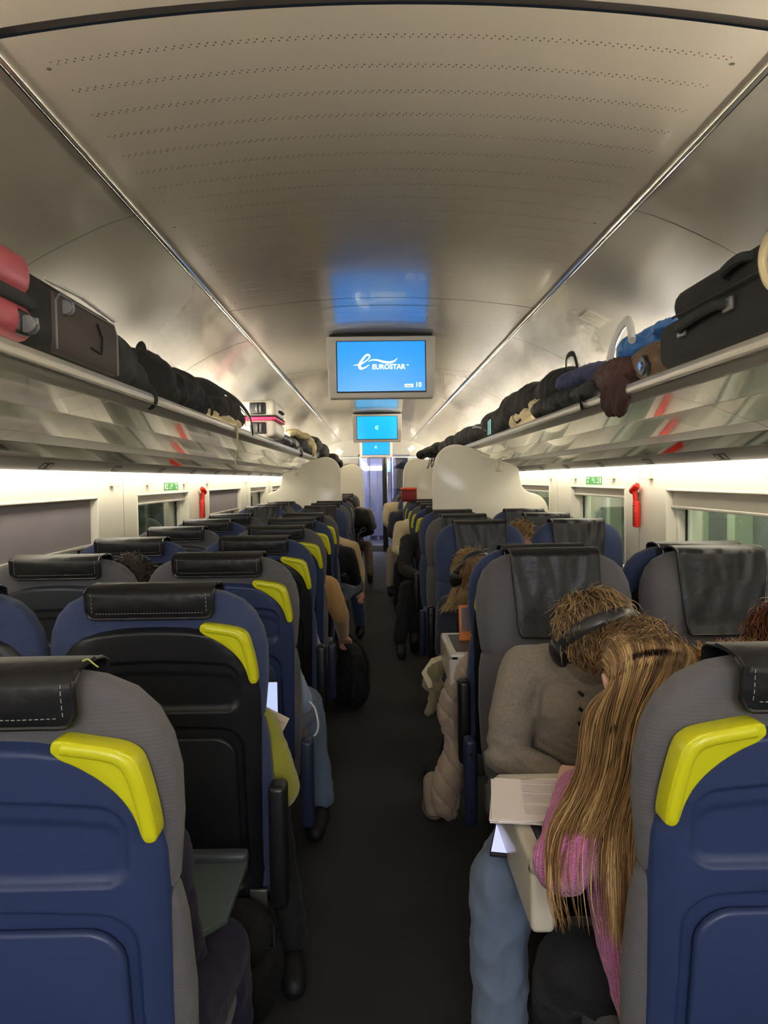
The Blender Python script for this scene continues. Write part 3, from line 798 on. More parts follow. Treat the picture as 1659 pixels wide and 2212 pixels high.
def make_seat(fab, shell, tray, arm, hs, detail=True):
    """hs: local side of the aisle (+1, -1) or 0 for a window seat"""
    r = empty('train_seat')
    P_ = []
    bk = part('bk', 'backrest', make_backrest, fab, angle=60); P_.append(bk)
    sh = part('sh', 'back_shell', make_shell, shell, angle=70, solid=0); P_.append(sh)
    P_.append(part('tr', 'tray_table', make_tray, tray, bevel=0.007, segs=3))
    c = part('cv', 'headrest_cover', lambda: cov, M['leather'], solid=0.006, angle=70); P_.append(c)
    pp = part('pp', 'piping', lambda: make_piping(cov_rows), M['leather2']); pp.parent = c
    st = part('st', 'stitching', lambda: make_stitches(cov_rows), M['stitch'], sm=False); st.parent = c
    P_.append(part('cu', 'seat_cushion', make_cushion, fab, bevel=0.035, segs=4))
    P_.append(part('pd', 'seat_pedestal', lambda: MB().box((0, 0.34, 0.34), (0.44, 0.36, 0.05)).box((0, 0.30, 0.17), (0.10, 0.22, 0.30)).box((0, 0.30, 0.022), (0.30, 0.30, 0.02)), M['under'], bevel=0.008))
    if hs:
        h = part('hd%d' % hs, 'grab_handle', lambda: make_handle(hs), M['yellow'], bevel=0.007, segs=3); P_.append(h)
        hr = part('hr%d' % hs, 'handle_ridge', lambda: make_handle_ridge(hs), M['yellow']); hr.parent = h
        a = part('ar%d' % hs, 'armrest', lambda: MB().box((hs * 0.288, 0.0, 0.550), (0.044, 0.068, 0.31)), arm, bevel=0.014, segs=4); P_.append(a)
        bo = part('bo%d' % hs, 'bolt', lambda: MB().cyl((hs * 0.288, 0.030, 0.655), (hs * 0.288, 0.0355, 0.655), 0.0065, 12), M['dark']); bo.parent = a
        bo = part('bp%d' % hs, 'bolt', lambda: MB().cyl((hs * 0.288, 0.030, 0.455), (hs * 0.288, 0.0355, 0.455), 0.0065, 12), M['dark']); bo.parent = a
        P_.append(part('fr%d' % hs, 'footrest', lambda: MB().box((hs * 0.225, 0.06, 0.36), (0.045, 0.01, 0.085)).box((hs * 0.225, 0.09, 0.325), (0.045, 0.07, 0.012)), M['metal'], bevel=0.003))
    for p in P_: p.parent = r
    return r
protos = {}
def seat(kind, hs, x, y, face, label, group):
    """kind G: grey cloth on a blue shell, B: blue cloth on a black shell; face +1 looks down the carriage"""
    lh = hs * face
    k = (kind, lh)
    if k not in protos:
        if kind == 'G': protos[k] = make_seat(M['fab_grey'], M['sh_blue'], M['sh_blue'], M['arm'], lh)
        elif kind == 'D': protos[k] = make_seat(M['fab_grey'], M['sh_grey'], M['sh_grey'], M['arm'], lh)
        else: protos[k] = make_seat(M['fab_blue'], M['sh_black'], M['sh_black'], M['armb'], lh)
        r = protos[k]
    else: r = copy_tree(protos[k])
    r.location = (x, y, -0.012); r.rotation_euler = (0, 0, 0 if face > 0 else math.pi)
    tag(r, label, 'seat', group)
    if hs and y < 1.2:
        for ch in r.children:
            if ch.name.startswith('armrest'): ch.location.z -= 0.16      # folded further down on the nearest seats
    return r
CNT = ['first', 'second', 'third', 'fourth', 'fifth', 'sixth', 'seventh', 'eighth', 'ninth', 'tenth', 'eleventh', 'twelfth']
XA, XW = 0.565, 1.130
PIT = 0.79
colr = {'G': 'grey', 'B': 'blue', 'D': 'grey'}
# left side: seven rows looking away, a bay, three rows looking back, partition, five more rows
leftA = [(1.03 + PIT * i + 0.06, 1) for i in range(7)]
leftB = [(7.37 + PIT * i + 0.06, -1) for i in range(3)]
leftC = [(9.85 + PIT * i, 1) for i in range(4)] + [(13.45, -1)]
for i, (y, f) in enumerate(leftA):
    k = 'GB'[i % 2]
    shell = {'G': 'dark blue', 'B': 'black'}[k]
    seat(k, 1, -XA - (0.030 if i == 0 else 0.017), y - (0.02 if i == 0 else 0), f, '%s cloth aisle seat with %s back shell, %s row left of the aisle' % (colr[k], shell, CNT[i]), 'seats left of the aisle, backs to the camera')
    if i > 0:
        seat('B' if k == 'B' else 'D', 0, -XW, y, f, '%s cloth window seat, %s row on the left side' % (colr[k], CNT[i]), 'seats left of the aisle, backs to the camera')
for i, (y, f) in enumerate(leftB):
    k = 'BGB'[i]
    seat(k, 1, -XA, y, f, '%s left aisle seat facing the camera, %s of three before the left partition' % (colr[k], CNT[i]), 'left seats facing the camera')
    seat(k, 0, -XW, y, f, '%s left window seat facing the camera, %s of three before the left partition' % (colr[k], CNT[i]), 'left seats facing the camera')
for i, (y, f) in enumerate(leftC):
    k = 'GB'[i % 2]
    seat(k, 1, -XA, y, f, 'dark aisle seat beyond the left white partition, %s behind it' % CNT[i], 'seats beyond the left partition')
    seat(k, 0, -XW, y, f, 'dark window seat beyond the left white partition, %s behind it' % CNT[i], 'seats beyond the left partition')
rightA = [(1.09, 1, 'G', 'grey aisle seat with blue back shell beside the long-haired person in pink', 'window seat at the right edge, next to the nearest right aisle seat'),
          (2.65, -1, 'G', 'dark grey aisle seat facing the camera behind the person in headphones and grey shirt', 'dark grey window seat facing the camera, right of the headphone wearer'),
          (2.82, 1, 'B', 'blue aisle seat standing back to back with the grey one on the right', 'blue window seat standing back to back with the grey one on the right'),
          (4.48, -1, 'B', 'blue aisle seat facing the camera behind the blonde person with headphones', 'blue window seat facing the camera, two behind the red hammer'),
          (5.27, -1, 'G', 'grey right aisle seat facing the camera, one behind the blonde person', 'grey right window seat facing the camera, one behind the blonde person'),
          (6.05, -1, 'B', 'blue right aisle seat facing the camera just before the large partition', 'blue right window seat facing the camera just before the large partition')]
for y, f, k, la, lw in rightA:
    seat(k, -1, XA + (0.036 if y < 1.2 else 0), y, f, la, 'seats right of the aisle')
    seat('D' if (k == 'G' and f > 0) else k, 0, XW, y, f, lw, 'seats right of the aisle')
rc = [(6.85, 1), (7.64, 1), (8.43, 1), (9.22, 1), (11.3, -1), (12.1, -1), (12.9, -1), (13.7, -1), (14.5, -1)]
for i, (y, f) in enumerate(rc):
    k = 'BG'[i % 2]
    seat(k, -1, XA, y, f, 'dark aisle seat beyond the right white partition, %s behind it' % CNT[i], 'seats beyond the right partition')
    seat(k, 0, XW, y, f, 'dark window seat beyond the right white partition, %s behind it' % CNT[i], 'seats beyond the right partition')
# ================================================================ luggage on the racks
M['bag_black'] = mat('bag_black', (13, 13, 13), 0.85, bump=(60, 0.5, 0.003))
M['bag_char'] = mat('bag_charcoal', (26, 29, 28), 0.8, bump=(60, 0.5, 0.003))
M['bag_brown'] = mat('bag_brown', (56, 48, 43), 0.8, bump=(300, 0.4, 0.002))
M['red_shell'] = mat('red_shell', (150, 66, 74), 0.45)
M['white_shell'] = mat('white_shell', (205, 200, 190), 0.4)
M['pink'] = mat('pink_zip', (214, 52, 110), 0.5)
M['wheel_grey'] = mat('wheel_grey', (98, 98, 100), 0.4)
M['cream'] = mat('cream_cloth', (206, 192, 156), 0.85, bump=(40, 0.4))
M['beige'] = mat('beige_cloth', (182, 168, 132), 0.85, bump=(40, 0.4))
M['puffer'] = mat('grey_puffer', (64, 62, 64), 0.4, bump=(20, 0.4))
M['navy'] = mat('navy_cloth', (52, 58, 90), 0.75, bump=(40, 0.4))
M['maroon'] = mat('maroon_cloth', (66, 40, 36), 0.8, bump=(30, 0.5))
M['plastic_blue'] = mat('blue_plastic', (48, 104, 170), 0.45)
M['plastic_white'] = mat('white_plastic', (220, 220, 215), 0.45)
M['cyan'] = mat('cyan_strap', (120, 190, 205), 0.6)
M['redbag'] = mat('red_bag', (130, 26, 30), 0.5); M['redlid'] = mat('orange_red', (230, 84, 50), 0.5)  # dark red body colour and orange-red lid colour
M['brownbag'] = mat('brown_bag', (92, 70, 50), 0.6)
def wheel(parent, p, s=1.0, name='wheel'):
    MB().box((0, 0, 0), (0.030 * s, 0.075 * s, 0.070 * s)).build(name + '_housing', M['gasket'], parent, bevel=0.012 * s).location = p
    w = MB()
    for dy in (-0.011, 0.011):
        w.cyl((0, dy * s - 0.007 * s, 0), (0, dy * s + 0.007 * s, 0), 0.024 * s, 20)
    w.box((0.012 * s, 0, 0.008 * s), (0.03 * s, 0.008 * s, 0.02 * s))
    o = w.build(name, M['wheel_grey'], parent, bevel=0.002); o.location = Vector(p) + Vector(WOFF) * s
WOFF = (0.024, 0, -0.006)
def soft(name, prims, m_, label, cat, group=None, voxel=0.012, wr=(0.008, 9), seed=0, straps=(), iters=4, extra=None):
    """a soft bag or a heap of cloth made of overlapping rounded volumes; prims: (centre, radii, rot)"""
    c0 = Vector(prims[0][0]); r = empty(name, c0, 0, label, cat, group)
    b = MB()
    for p in prims:
        c = Vector(p[0]) - c0
        b.ball(c, p[1], 20, 14, p[2] if len(p) > 2 else None)
    o = blob(b, 'body', m_, r, voxel, iters, wrinkle(wr[0], wr[1], seed=seed))
    for st in straps:
        pts, rad, mm, nm = st
        MB().tube(dense([tuple(Vector(p) - c0) for p in pts], 5), rad, 8, flat=0.35).build(nm, mm, r)
    return r
# ---- left rack, nearest first
WOFF = (0.024, 0, -0.006)
r = empty('suitcase', (-0.985, 1.425, 1.748), 0, 'red hard-shell suitcase lying on the left rack at the picture edge', 'suitcase')
MB().box((0, 0, 0.05), (0.36, 0.70, 0.085)).build('lower_shell', M['red_shell'], r, bevel=0.035, segs=4)
MB().box((0, 0, 0.155), (0.36, 0.70, 0.10)).build('upper_shell', M['red_shell'], r, bevel=0.04, segs=4)
MB().box((0, 0, 0.098), (0.366, 0.706, 0.032)).build('zip_band', M['bag_char'], r, bevel=0.012)
wheel(r, (0.170, 0.285, 0.045), 0.8); wheel(r, (0.170, -0.27, 0.045), 0.8)
r = empty('suitcase', (-0.985, 2.075, 1.748), 0, 'black and brown soft suitcase beside the red one on the left rack', 'suitcase')
MB().box((0, 0, 0.095), (0.33, 0.57, 0.185)).build('body', M['bag_black'], r, bevel=0.04, segs=4)
MB().box((0.162, 0.045, 0.085), (0.02, 0.46, 0.15)).build('brown_panel', M['bag_brown'], r, bevel=0.012, segs=3)
pp = [(0.172, -0.175, 0.02), (0.172, -0.175, 0.14), (0.172, -0.15, 0.158), (0.172, 0.245, 0.158), (0.172, 0.272, 0.13), (0.172, 0.272, 0.015)]
MB().tube(pp, 0.0035, 6).build('piping', M['wheel_grey'], r)
MB().tube([(0.165, -0.22, 0.178), (0.168, 0.0, 0.186), (0.165, 0.27, 0.176)], 0.005, 6).build('zip', M['lip'], r)
wheel(r, (0.158, -0.12, 0.135), 0.75)
MB().tube([(0.174, 0.05, 0.06), (0.178, 0.12, 0.055), (0.178, 0.13, 0.10), (0.176, 0.10, 0.135)], 0.003, 6).build('seam_line', M['bag_black'], r)
soft('soft_bag', [((-1.0, 2.56, 1.85), (0.17, 0.19, 0.10)), ((-0.93, 2.52, 1.83), (0.11, 0.16, 0.10)), ((-0.87, 2.66, 1.78), (0.06, 0.07, 0.07)), ((-0.815, 2.68, 1.735), (0.025, 0.03, 0.045)), ((-1.0, 2.6, 1.88), (0.12, 0.12, 0.07))],
     M['bag_char'], 'charcoal soft bag on the left rack with a corner hanging over the edge', 'bag', seed=3)
soft('duffel_bag', [((-1.0, 3.0, 1.85), (0.18, 0.28, 0.105)), ((-0.93, 3.35, 1.83), (0.14, 0.34, 0.095)), ((-0.93, 2.96, 1.83), (0.13, 0.14, 0.09)), ((-1.0, 3.5, 1.86), (0.14, 0.18, 0.10)), ((-0.86, 3.1, 1.79), (0.06, 0.22, 0.05)), ((-0.88, 3.6, 1.79), (0.06, 0.13, 0.06))],
     M['bag_black'], 'lumpy black duffel bag on the left rack with a raised loop handle', 'bag', seed=5, wr=(0.011, 9),
     straps=[([(-0.90, 2.80, 1.87), (-0.90, 2.84, 1.93), (-0.90, 2.92, 1.95), (-0.90, 2.95, 1.89)], 0.014, M['bag_black'], 'strap'), ([(-0.83, 3.55, 1.85), (-0.80, 3.62, 1.80), (-0.81, 3.68, 1.76)], 0.015, M['bag_black'], 'strap')])
soft('backpack', [((-0.98, 4.1, 1.87), (0.15, 0.27, 0.115)), ((-0.92, 4.4, 1.84), (0.12, 0.25, 0.09)), ((-0.87, 4.0, 1.82), (0.08, 0.18, 0.06)), ((-0.88, 4.55, 1.80), (0.08, 0.14, 0.055))],
     M['bag_black'], 'black backpack on the left rack just before the white suitcase', 'backpack', seed=8, wr=(0.007, 11),
     straps=[([(-0.86, 4.1, 1.93), (-0.82, 4.4, 1.90), (-0.79, 4.65, 1.83), (-0.78, 4.72, 1.72)], 0.014, M['bag_black'], 'strap'), ([(-0.83, 4.45, 1.88), (-0.79, 4.62, 1.82), (-0.785, 4.7, 1.77)], 0.006, M['white_shell'], 'buckle_cord')])
soft('cream_garment', [((-0.86, 3.80, 1.770), (0.05, 0.16, 0.022)), ((-0.85, 4.15, 1.772), (0.045, 0.24, 0.024)), ((-0.84, 4.45, 1.77), (0.035, 0.12, 0.024))],
     M['cream'], 'crumpled cream garment squeezed under the black backpack, left rack', 'garment', seed=2, voxel=0.007, wr=(0.006, 26))
r = empty('suitcase', (-0.90, 5.75, 1.75), 0, 'white suitcase with bright pink zip on the left rack', 'suitcase')
MB().box((0, 0, 0.062), (0.33, 0.55, 0.118)).build('lower_shell', M['white_shell'], r, bevel=0.035, segs=4)
MB().box((0, 0, 0.20), (0.33, 0.55, 0.118)).build('upper_shell', M['white_shell'], r, bevel=0.035, segs=4)
MB().box((0, 0, 0.131), (0.334, 0.556, 0.022)).build('zip', M['pink'], r, bevel=0.006)
MB().box((0, 0, 0.148), (0.336, 0.558, 0.008)).build('zip_edge', M['bag_black'], r, bevel=0.002)
for dz in (0.062, 0.20):
    h = MB().box((0.04, -0.278, dz), (0.115, 0.02, 0.085)).build('wheel_housing', M['gasket'], r, bevel=0.018, segs=3)
    MB().cyl((0.03, -0.296, dz), (0.045, -0.296, dz), 0.030, 18).cyl((0.055, -0.296, dz), (0.07, -0.296, dz), 0.030, 18).build('wheel', M['wheel_grey'], r, bevel=0.003)
MB().tube([(0.16, -0.1, 0.19), (0.178, -0.08, 0.19), (0.178, 0.08, 0.19), (0.16, 0.1, 0.19)], 0.010, 8).build('handle', M['bag_black'], r)
MB().tube([(-0.05, -0.284, 0.13), (-0.05, -0.290, 0.10), (-0.045, -0.29, 0.075)], 0.004, 6).build('zip_puller', M['chrome'], r)
soft('puffer_jacket', [((-0.95, 7.0, 1.80), (0.15, 0.45, 0.07)), ((-0.90, 7.5, 1.79), (0.12, 0.45, 0.065)), ((-0.84, 7.9, 1.76), (0.06, 0.2, 0.05)), ((-0.80, 8.05, 1.73), (0.02, 0.05, 0.045))],
     M['puffer'], 'shiny dark grey puffer jacket behind the white suitcase, left rack', 'jacket', seed=4, wr=(0.016, 14))
soft('black_bag', [((-0.95, 8.9, 1.84), (0.15, 0.40, 0.11)), ((-0.88, 9.4, 1.80), (0.10, 0.3, 0.09)), ((-1.0, 8.4, 1.84), (0.12, 0.3, 0.07))], M['bag_black'], 'black bag under the beige coat on the left rack', 'bag', seed=9)
soft('beige_coat', [((-0.90, 9.0, 1.94), (0.12, 0.35, 0.05)), ((-0.83, 9.3, 1.89), (0.07, 0.25, 0.07)), ((-0.79, 9.5, 1.82), (0.035, 0.2, 0.09)), ((-0.95, 8.7, 1.97), (0.10, 0.2, 0.04))],
     M['beige'], 'rumpled beige coat heaped over the black bag on the left rack', 'coat', seed=6, wr=(0.014, 16))
soft('black_holdall', [((-0.86, 10.1, 1.90), (0.14, 0.35, 0.11)), ((-0.75, 10.5, 1.82), (0.10, 0.35, 0.11)), ((-0.62, 10.7, 1.72), (0.10, 0.2, 0.085)), ((-0.53, 10.8, 1.66), (0.06, 0.12, 0.06))],
     M['bag_black'], 'black backpack bulging over the far end of the left rack', 'backpack', seed=12, straps=[([(-0.60, 10.6, 1.66), (-0.59, 10.6, 1.60), (-0.58, 10.6, 1.55)], 0.008, M['bag_black'], 'strap')])
b = MB(); b.add([(-0.790, 4.22, 1.75), (-0.790, 4.26, 1.75), (-0.786, 4.24, 1.62), (-0.786, 4.205, 1.62), (-0.80, 4.25, 1.53), (-0.80, 4.205, 1.53)], [(0, 1, 2, 3), (3, 2, 4, 5)])
tag(b.build('hanging_strap', M['cream'], None, solid=0.004), 'pale strap hanging down from the edge of the left rack', 'strap')
# ---- right rack, nearest first
r = empty('suitcase', (1.0, 1.91, 1.748), 0, 'large black suitcase with two handles at the right end of the picture', 'suitcase')
MB().box((0, 0.02, 0.075), (0.36, 0.84, 0.14)).build('lower_body', M['bag_black'], r, bevel=0.04, segs=4)
MB().box((0.01, 0.00, 0.185), (0.33, 0.80, 0.10)).build('upper_body', M['bag_black'], r, bevel=0.045, segs=4)
MB().tube([(-0.182, -0.3, 0.14), (-0.185, 0.3, 0.14)], 0.004, 6).build('zip', M['bag_char'], r)
h = MB().tube(dense([(-0.18, -0.04, 0.10), (-0.205, -0.02, 0.105), (-0.21, 0.10, 0.10), (-0.205, 0.20, 0.095), (-0.18, 0.22, 0.09)], 4), 0.013, 10).build('carry_handle', M['bag_char'], r)
MB().box((-0.186, -0.05, 0.10), (0.012, 0.05, 0.035)).build('handle_mount', M['puffer'], r, bevel=0.004); MB().box((-0.186, 0.23, 0.09), (0.012, 0.05, 0.035)).build('handle_mount', M['puffer'], r, bevel=0.004)
MB().tube(dense([(-0.15, 0.02, 0.185), (-0.175, 0.0, 0.19), (-0.175, -0.08, 0.20), (-0.15, -0.10, 0.20)], 4), 0.013, 10).build('top_handle', M['bag_char'], r)
q = dense([(0.80, 1.55, 1.95), (0.795, 1.63, 1.94), (0.80, 1.67, 1.90), (0.80, 1.64, 1.84), (0.80, 1.55, 1.80)], 6)
tag(MB().tube(q, 0.010, 10).build('loop_strap', M['beige'], None), 'beige loop strap against the black suitcase at the right edge', 'strap')
r = soft('brown_wheeled_bag', [((0.99, 2.62, 1.82), (0.15, 0.25, 0.08)), ((0.90, 2.50, 1.80), (0.08, 0.15, 0.06))], M['brownbag'], 'brown bag with a round wheel beyond the black suitcase, right rack', 'bag', seed=21, wr=(0.006, 20))
MB().cyl((-0.175, -0.15, -0.03), (-0.150, -0.15, -0.03), 0.034, 22).build('wheel', M['gasket'], r, bevel=0.006)
MB().cyl((-0.180, -0.15, -0.03), (-0.176, -0.15, -0.03), 0.013, 16).build('wheel_hub', M['chrome'], r)
r = soft('plastic_bag', [((1.02, 2.85, 1.93), (0.09, 0.16, 0.06)), ((0.93, 2.88, 1.91), (0.06, 0.10, 0.05)), ((1.0, 2.68, 1.95), (0.07, 0.10, 0.03))], M['plastic_blue'], 'blue plastic carrier bag with white handle standing on the right rack', 'bag', seed=22, voxel=0.008, wr=(0.007, 20))
rib = MB(); P_ = dense([(-0.16, -0.16, -0.02), (-0.15, -0.11, 0.045), (-0.13, -0.02, 0.075), (-0.12, 0.08, 0.07), (-0.13, 0.14, 0.02), (-0.14, 0.15, -0.04), (-0.13, 0.09, -0.07)], 5)
rib.tube(P_, 0.018, 10, flat=0.7); rib.build('white_handle', M['plastic_white'], r)
soft('maroon_jacket', [((0.93, 2.95, 1.83), (0.11, 0.22, 0.06)), ((0.85, 2.80, 1.80), (0.06, 0.18, 0.06)), ((0.805, 2.72, 1.73), (0.025, 0.12, 0.08)), ((0.80, 2.63, 1.71), (0.018, 0.08, 0.07))],
     M['maroon'], 'dark maroon-brown jacket spilling over the right rack edge', 'jacket', seed=23, voxel=0.009, wr=(0.012, 18))
soft('navy_bag', [((0.97, 3.40, 1.88), (0.14, 0.20, 0.055)), ((0.92, 3.55, 1.87), (0.12, 0.18, 0.055)), ((0.98, 3.25, 1.84), (0.10, 0.12, 0.05))], M['navy'], 'quilted navy bag on the right rack left of the maroon jacket', 'bag', seed=24, wr=(0.010, 22))
soft('black_jacket', [((0.90, 3.25, 1.79), (0.09, 0.30, 0.045)), ((0.86, 3.65, 1.79), (0.07, 0.35, 0.05)), ((0.86, 4.0, 1.79), (0.07, 0.2, 0.05)), ((0.83, 3.10, 1.77), (0.04, 0.1, 0.05))], M['bag_char'], 'crumpled black leather-like jacket along the right rack edge', 'jacket', seed=25, wr=(0.014, 16),
     straps=[([(0.81, 3.12, 1.80), (0.785, 3.08, 1.76), (0.785, 3.07, 1.71), (0.80, 3.10, 1.73)], 0.009, M['bag_black'], 'strap')])
soft('black_backpack', [((0.98, 4.1, 1.89), (0.15, 0.36, 0.12)), ((0.92, 4.6, 1.88), (0.13, 0.36, 0.11)), ((0.90, 5.0, 1.87), (0.12, 0.25, 0.12)), ((0.86, 5.15, 1.80), (0.09, 0.22, 0.07)), ((0.95, 4.7, 1.95), (0.10, 0.25, 0.06))], M['bag_black'], 'big black backpack, tallest heap in the middle of the right rack', 'backpack', seed=26, wr=(0.009, 8),
     straps=[([(0.92, 3.85, 1.97), (0.90, 3.75, 2.02), (0.90, 3.62, 2.01), (0.90, 3.55, 1.92)], 0.013, M['bag_black'], 'strap')])
soft('cream_tote', [((0.86, 4.45, 1.80), (0.05, 0.14, 0.045)), ((0.85, 4.65, 1.79), (0.05, 0.12, 0.045)), ((0.85, 4.2, 1.83), (0.04, 0.14, 0.03)), ((0.82, 4.7, 1.77), (0.03, 0.08, 0.05))], M['cream'], 'cream cloth bag tucked below the big black backpack, right rack', 'bag', seed=27, voxel=0.008, wr=(0.009, 22),
     straps=[([(0.815, 4.5, 1.82), (0.80, 4.58, 1.84), (0.80, 4.66, 1.80), (0.81, 4.6, 1.765), (0.82, 4.5, 1.78)], 0.007, M['bag_black'], 'strap')])
tag(MB().prism([(5.55, 1.752), (5.68, 1.752), (5.66, 1.85), (5.55, 1.86)], 0.795, 0.80, 'x').build('cyan_strap', M['cyan'], None, bevel=0.001), 'light cyan patterned band hanging on the right rack', 'strap')
soft('dark_holdall', [((0.92, 5.95, 1.85), (0.13, 0.28, 0.10)), ((0.86, 6.5, 1.81), (0.10, 0.4, 0.08)), ((0.95, 5.7, 1.87), (0.12, 0.2, 0.10))], M['bag_black'], 'rounded black holdall above the large right partition', 'bag', seed=28,
     straps=[([(0.82, 5.9, 1.80), (0.78, 6.1, 1.84), (0.78, 6.4, 1.85), (0.80, 6.6, 1.80)], 0.010, M['puffer'], 'strap')])
soft('grey_bag', [((0.88, 7.3, 1.83), (0.11, 0.4, 0.09)), ((0.85, 7.8, 1.82), (0.08, 0.35, 0.09))], M['bag_char'], 'dark grey bag with pale label beyond the right partition, on the rack', 'bag', seed=29, wr=(0.012, 16))
soft('small_black_bag', [((0.84, 8.6, 1.82), (0.10, 0.35, 0.09)), ((0.80, 9.1, 1.80), (0.08, 0.3, 0.08))], M['bag_black'], 'small black bag between the grey bag and the far backpack, right rack', 'bag', seed=30)
st = []
for k in range(5):
    x0 = 0.66 + 0.03 * k
    st.append(([(x0, 9.5, 1.76), (x0 - 0.02, 9.45, 1.66), (x0 - 0.05 + 0.02 * k, 9.45, 1.56 + 0.02 * (k % 3)), (x0 - 0.01 + 0.01 * k, 9.47, 1.62), (x0 + 0.02, 9.5, 1.72)], 0.008, M['bag_black'], 'strap'))
soft('strapped_backpack', [((0.78, 9.7, 1.80), (0.12, 0.3, 0.09)), ((0.68, 9.7, 1.77), (0.12, 0.3, 0.07)), ((0.56, 9.75, 1.74), (0.07, 0.15, 0.055))], M['bag_black'], 'black backpack with dangling straps at the far end of the right rack', 'backpack', seed=31, straps=st)
r = empty('red_bag', (0.37, 9.22, 1.240), 0, 'dark red bag with orange-red top beside the far right partition', 'bag')
MB().box((0, 0, 0), (0.19, 0.14, 0.15)).build('body', M['redbag'], r, bevel=0.03, segs=3)
MB().box((0.0, 0, 0.078), (0.19, 0.16, 0.03)).build('lid', M['redlid'], r, bevel=0.012, segs=3)
# backpack on the floor by the fifth left row
soft('floor_backpack', [((-0.20, 4.90, 0.20), (0.105, 0.16, 0.20)), ((-0.22, 4.95, 0.33), (0.075, 0.11, 0.12)), ((-0.18, 4.80, 0.13), (0.09, 0.09, 0.125)), ((-0.26, 4.86, 0.12), (0.08, 0.12, 0.11))], M['bag_black'], 'black backpack standing on the aisle floor by the left seats', 'backpack', seed=40, voxel=0.010, wr=(0.006, 22),
     straps=[([(-0.22, 4.85, 0.44), (-0.15, 4.80, 0.40), (-0.10, 4.78, 0.28), (-0.11, 4.76, 0.12)], 0.012, M['bag_black'], 'strap'), ([(-0.24, 4.75, 0.42), (-0.20, 4.72, 0.35), (-0.19, 4.70, 0.22), (-0.2, 4.7, 0.1)], 0.011, M['bag_char'], 'strap')])
# ================================================================ people
M['skin'] = mat('skin', (214, 160, 136), 0.5, spec=0.35)
M['skin2'] = mat('skin_pale', (226, 180, 158), 0.5, spec=0.35)
M['eye'] = mat('eye_white', (230, 228, 222), 0.2); M['iris'] = mat('iris', (50, 60, 60), 0.2); M['lip_skin'] = mat('lips', (176, 100, 92), 0.5)
def cloth(name, c, **kw): return mat(name, c, kw.pop('rough', 0.9), sheen=kw.pop('sheen', 0.3), **kw)
M['henley'] = cloth('grey_jersey', (136, 126, 114), sheen=0.06, vary=0.34, vscale=130, bump=(160, 0.3, 0.002))
M['jeans'] = cloth('pale_jeans', (98, 114, 136), sheen=0.1, vary=0.14, vscale=26, bump=(400, 0.3, 0.001))
M['jeans2'] = cloth('blue_jeans', (66, 82, 110), vary=0.2, vscale=20)
M['blackcloth'] = cloth('black_cloth', (20, 20, 23), sheen=0.03, bump=(60, 0.3))
M['purple'] = cloth('purple_cloth', (26, 22, 50), sheen=0.05, bump=(60, 0.2))
M['lime'] = cloth('lime_knit', (150, 150, 46), bump=(200, 0.4, 0.002))
M['tan'] = cloth('tan_cloth', (178, 138, 84)); M['cream_c'] = cloth('cream_knit', (200, 184, 150)); M['sand'] = cloth('sand_jacket', (176, 156, 116), bump=(30, 0.4))
M['navyc'] = cloth('navy_sweat', (38, 40, 58)); M['pale'] = cloth('pale_sleeve', (150, 140, 126)); M['palblue'] = cloth('pale_blue', (140, 160, 190)); M['greyc'] = cloth('grey_cloth', (78, 78, 82))
M['olive'] = cloth('olive_cotton', (128, 116, 84)); M['brownc'] = cloth('brown_cloth', (70, 56, 44)); M['ginger_coat'] = cloth('ginger_suede', (196, 146, 84))
M['sneaker'] = mat('sneaker', (176, 160, 142), 0.7); M['shoe'] = mat('black_shoe', (20, 20, 22), 0.6); M['sole'] = mat('sole', (120, 104, 88), 0.7)
def knit_mat(name, c):
    m = mat(name, c, 0.95, sheen=0.4); t = NT(m)
    tc = t.new('ShaderNodeTexCoord'); mp = t.new('ShaderNodeMapping'); t.link(tc.outputs['Object'], mp.inputs['Vector'])
    mp.inputs['Rotation'].default_value = (0, R(12), R(35))
    w1 = t.new('ShaderNodeTexWave', bands_direction='X'); w1.inputs['Scale'].default_value = 42; w1.inputs['Distortion'].default_value = 1.0
    w2 = t.new('ShaderNodeTexWave', bands_direction='Z'); w2.inputs['Scale'].default_value = 75; w2.inputs['Distortion'].default_value = 1.2
    t.link(mp.outputs[0], w1.inputs['Vector']); t.link(mp.outputs[0], w2.inputs['Vector'])
    h = t.math('ADD', w1.outputs['Fac'], t.math('MULTIPLY', w2.outputs['Fac'], 0.5))
    bp = t.new('ShaderNodeBump'); bp.inputs['Strength'].default_value = 0.9; bp.inputs['Distance'].default_value = 0.004
    t.link(h, bp.inputs['Height']); t.link(bp.outputs['Normal'], t.b.inputs['Normal'])
    return m
M['pinkknit'] = knit_mat('pink_knit', (214, 112, 176))
def hair_mat(name, rough=0.42):
    m = mat(name, (120, 95, 60), rough, spec=0.5); t = NT(m)
    a = t.new('ShaderNodeVertexColor'); a.layer_name = 'Col'
    t.link(a.outputs['Color'], t.b.inputs['Base Color']); return m
M['hair'] = hair_mat('hair_strands')
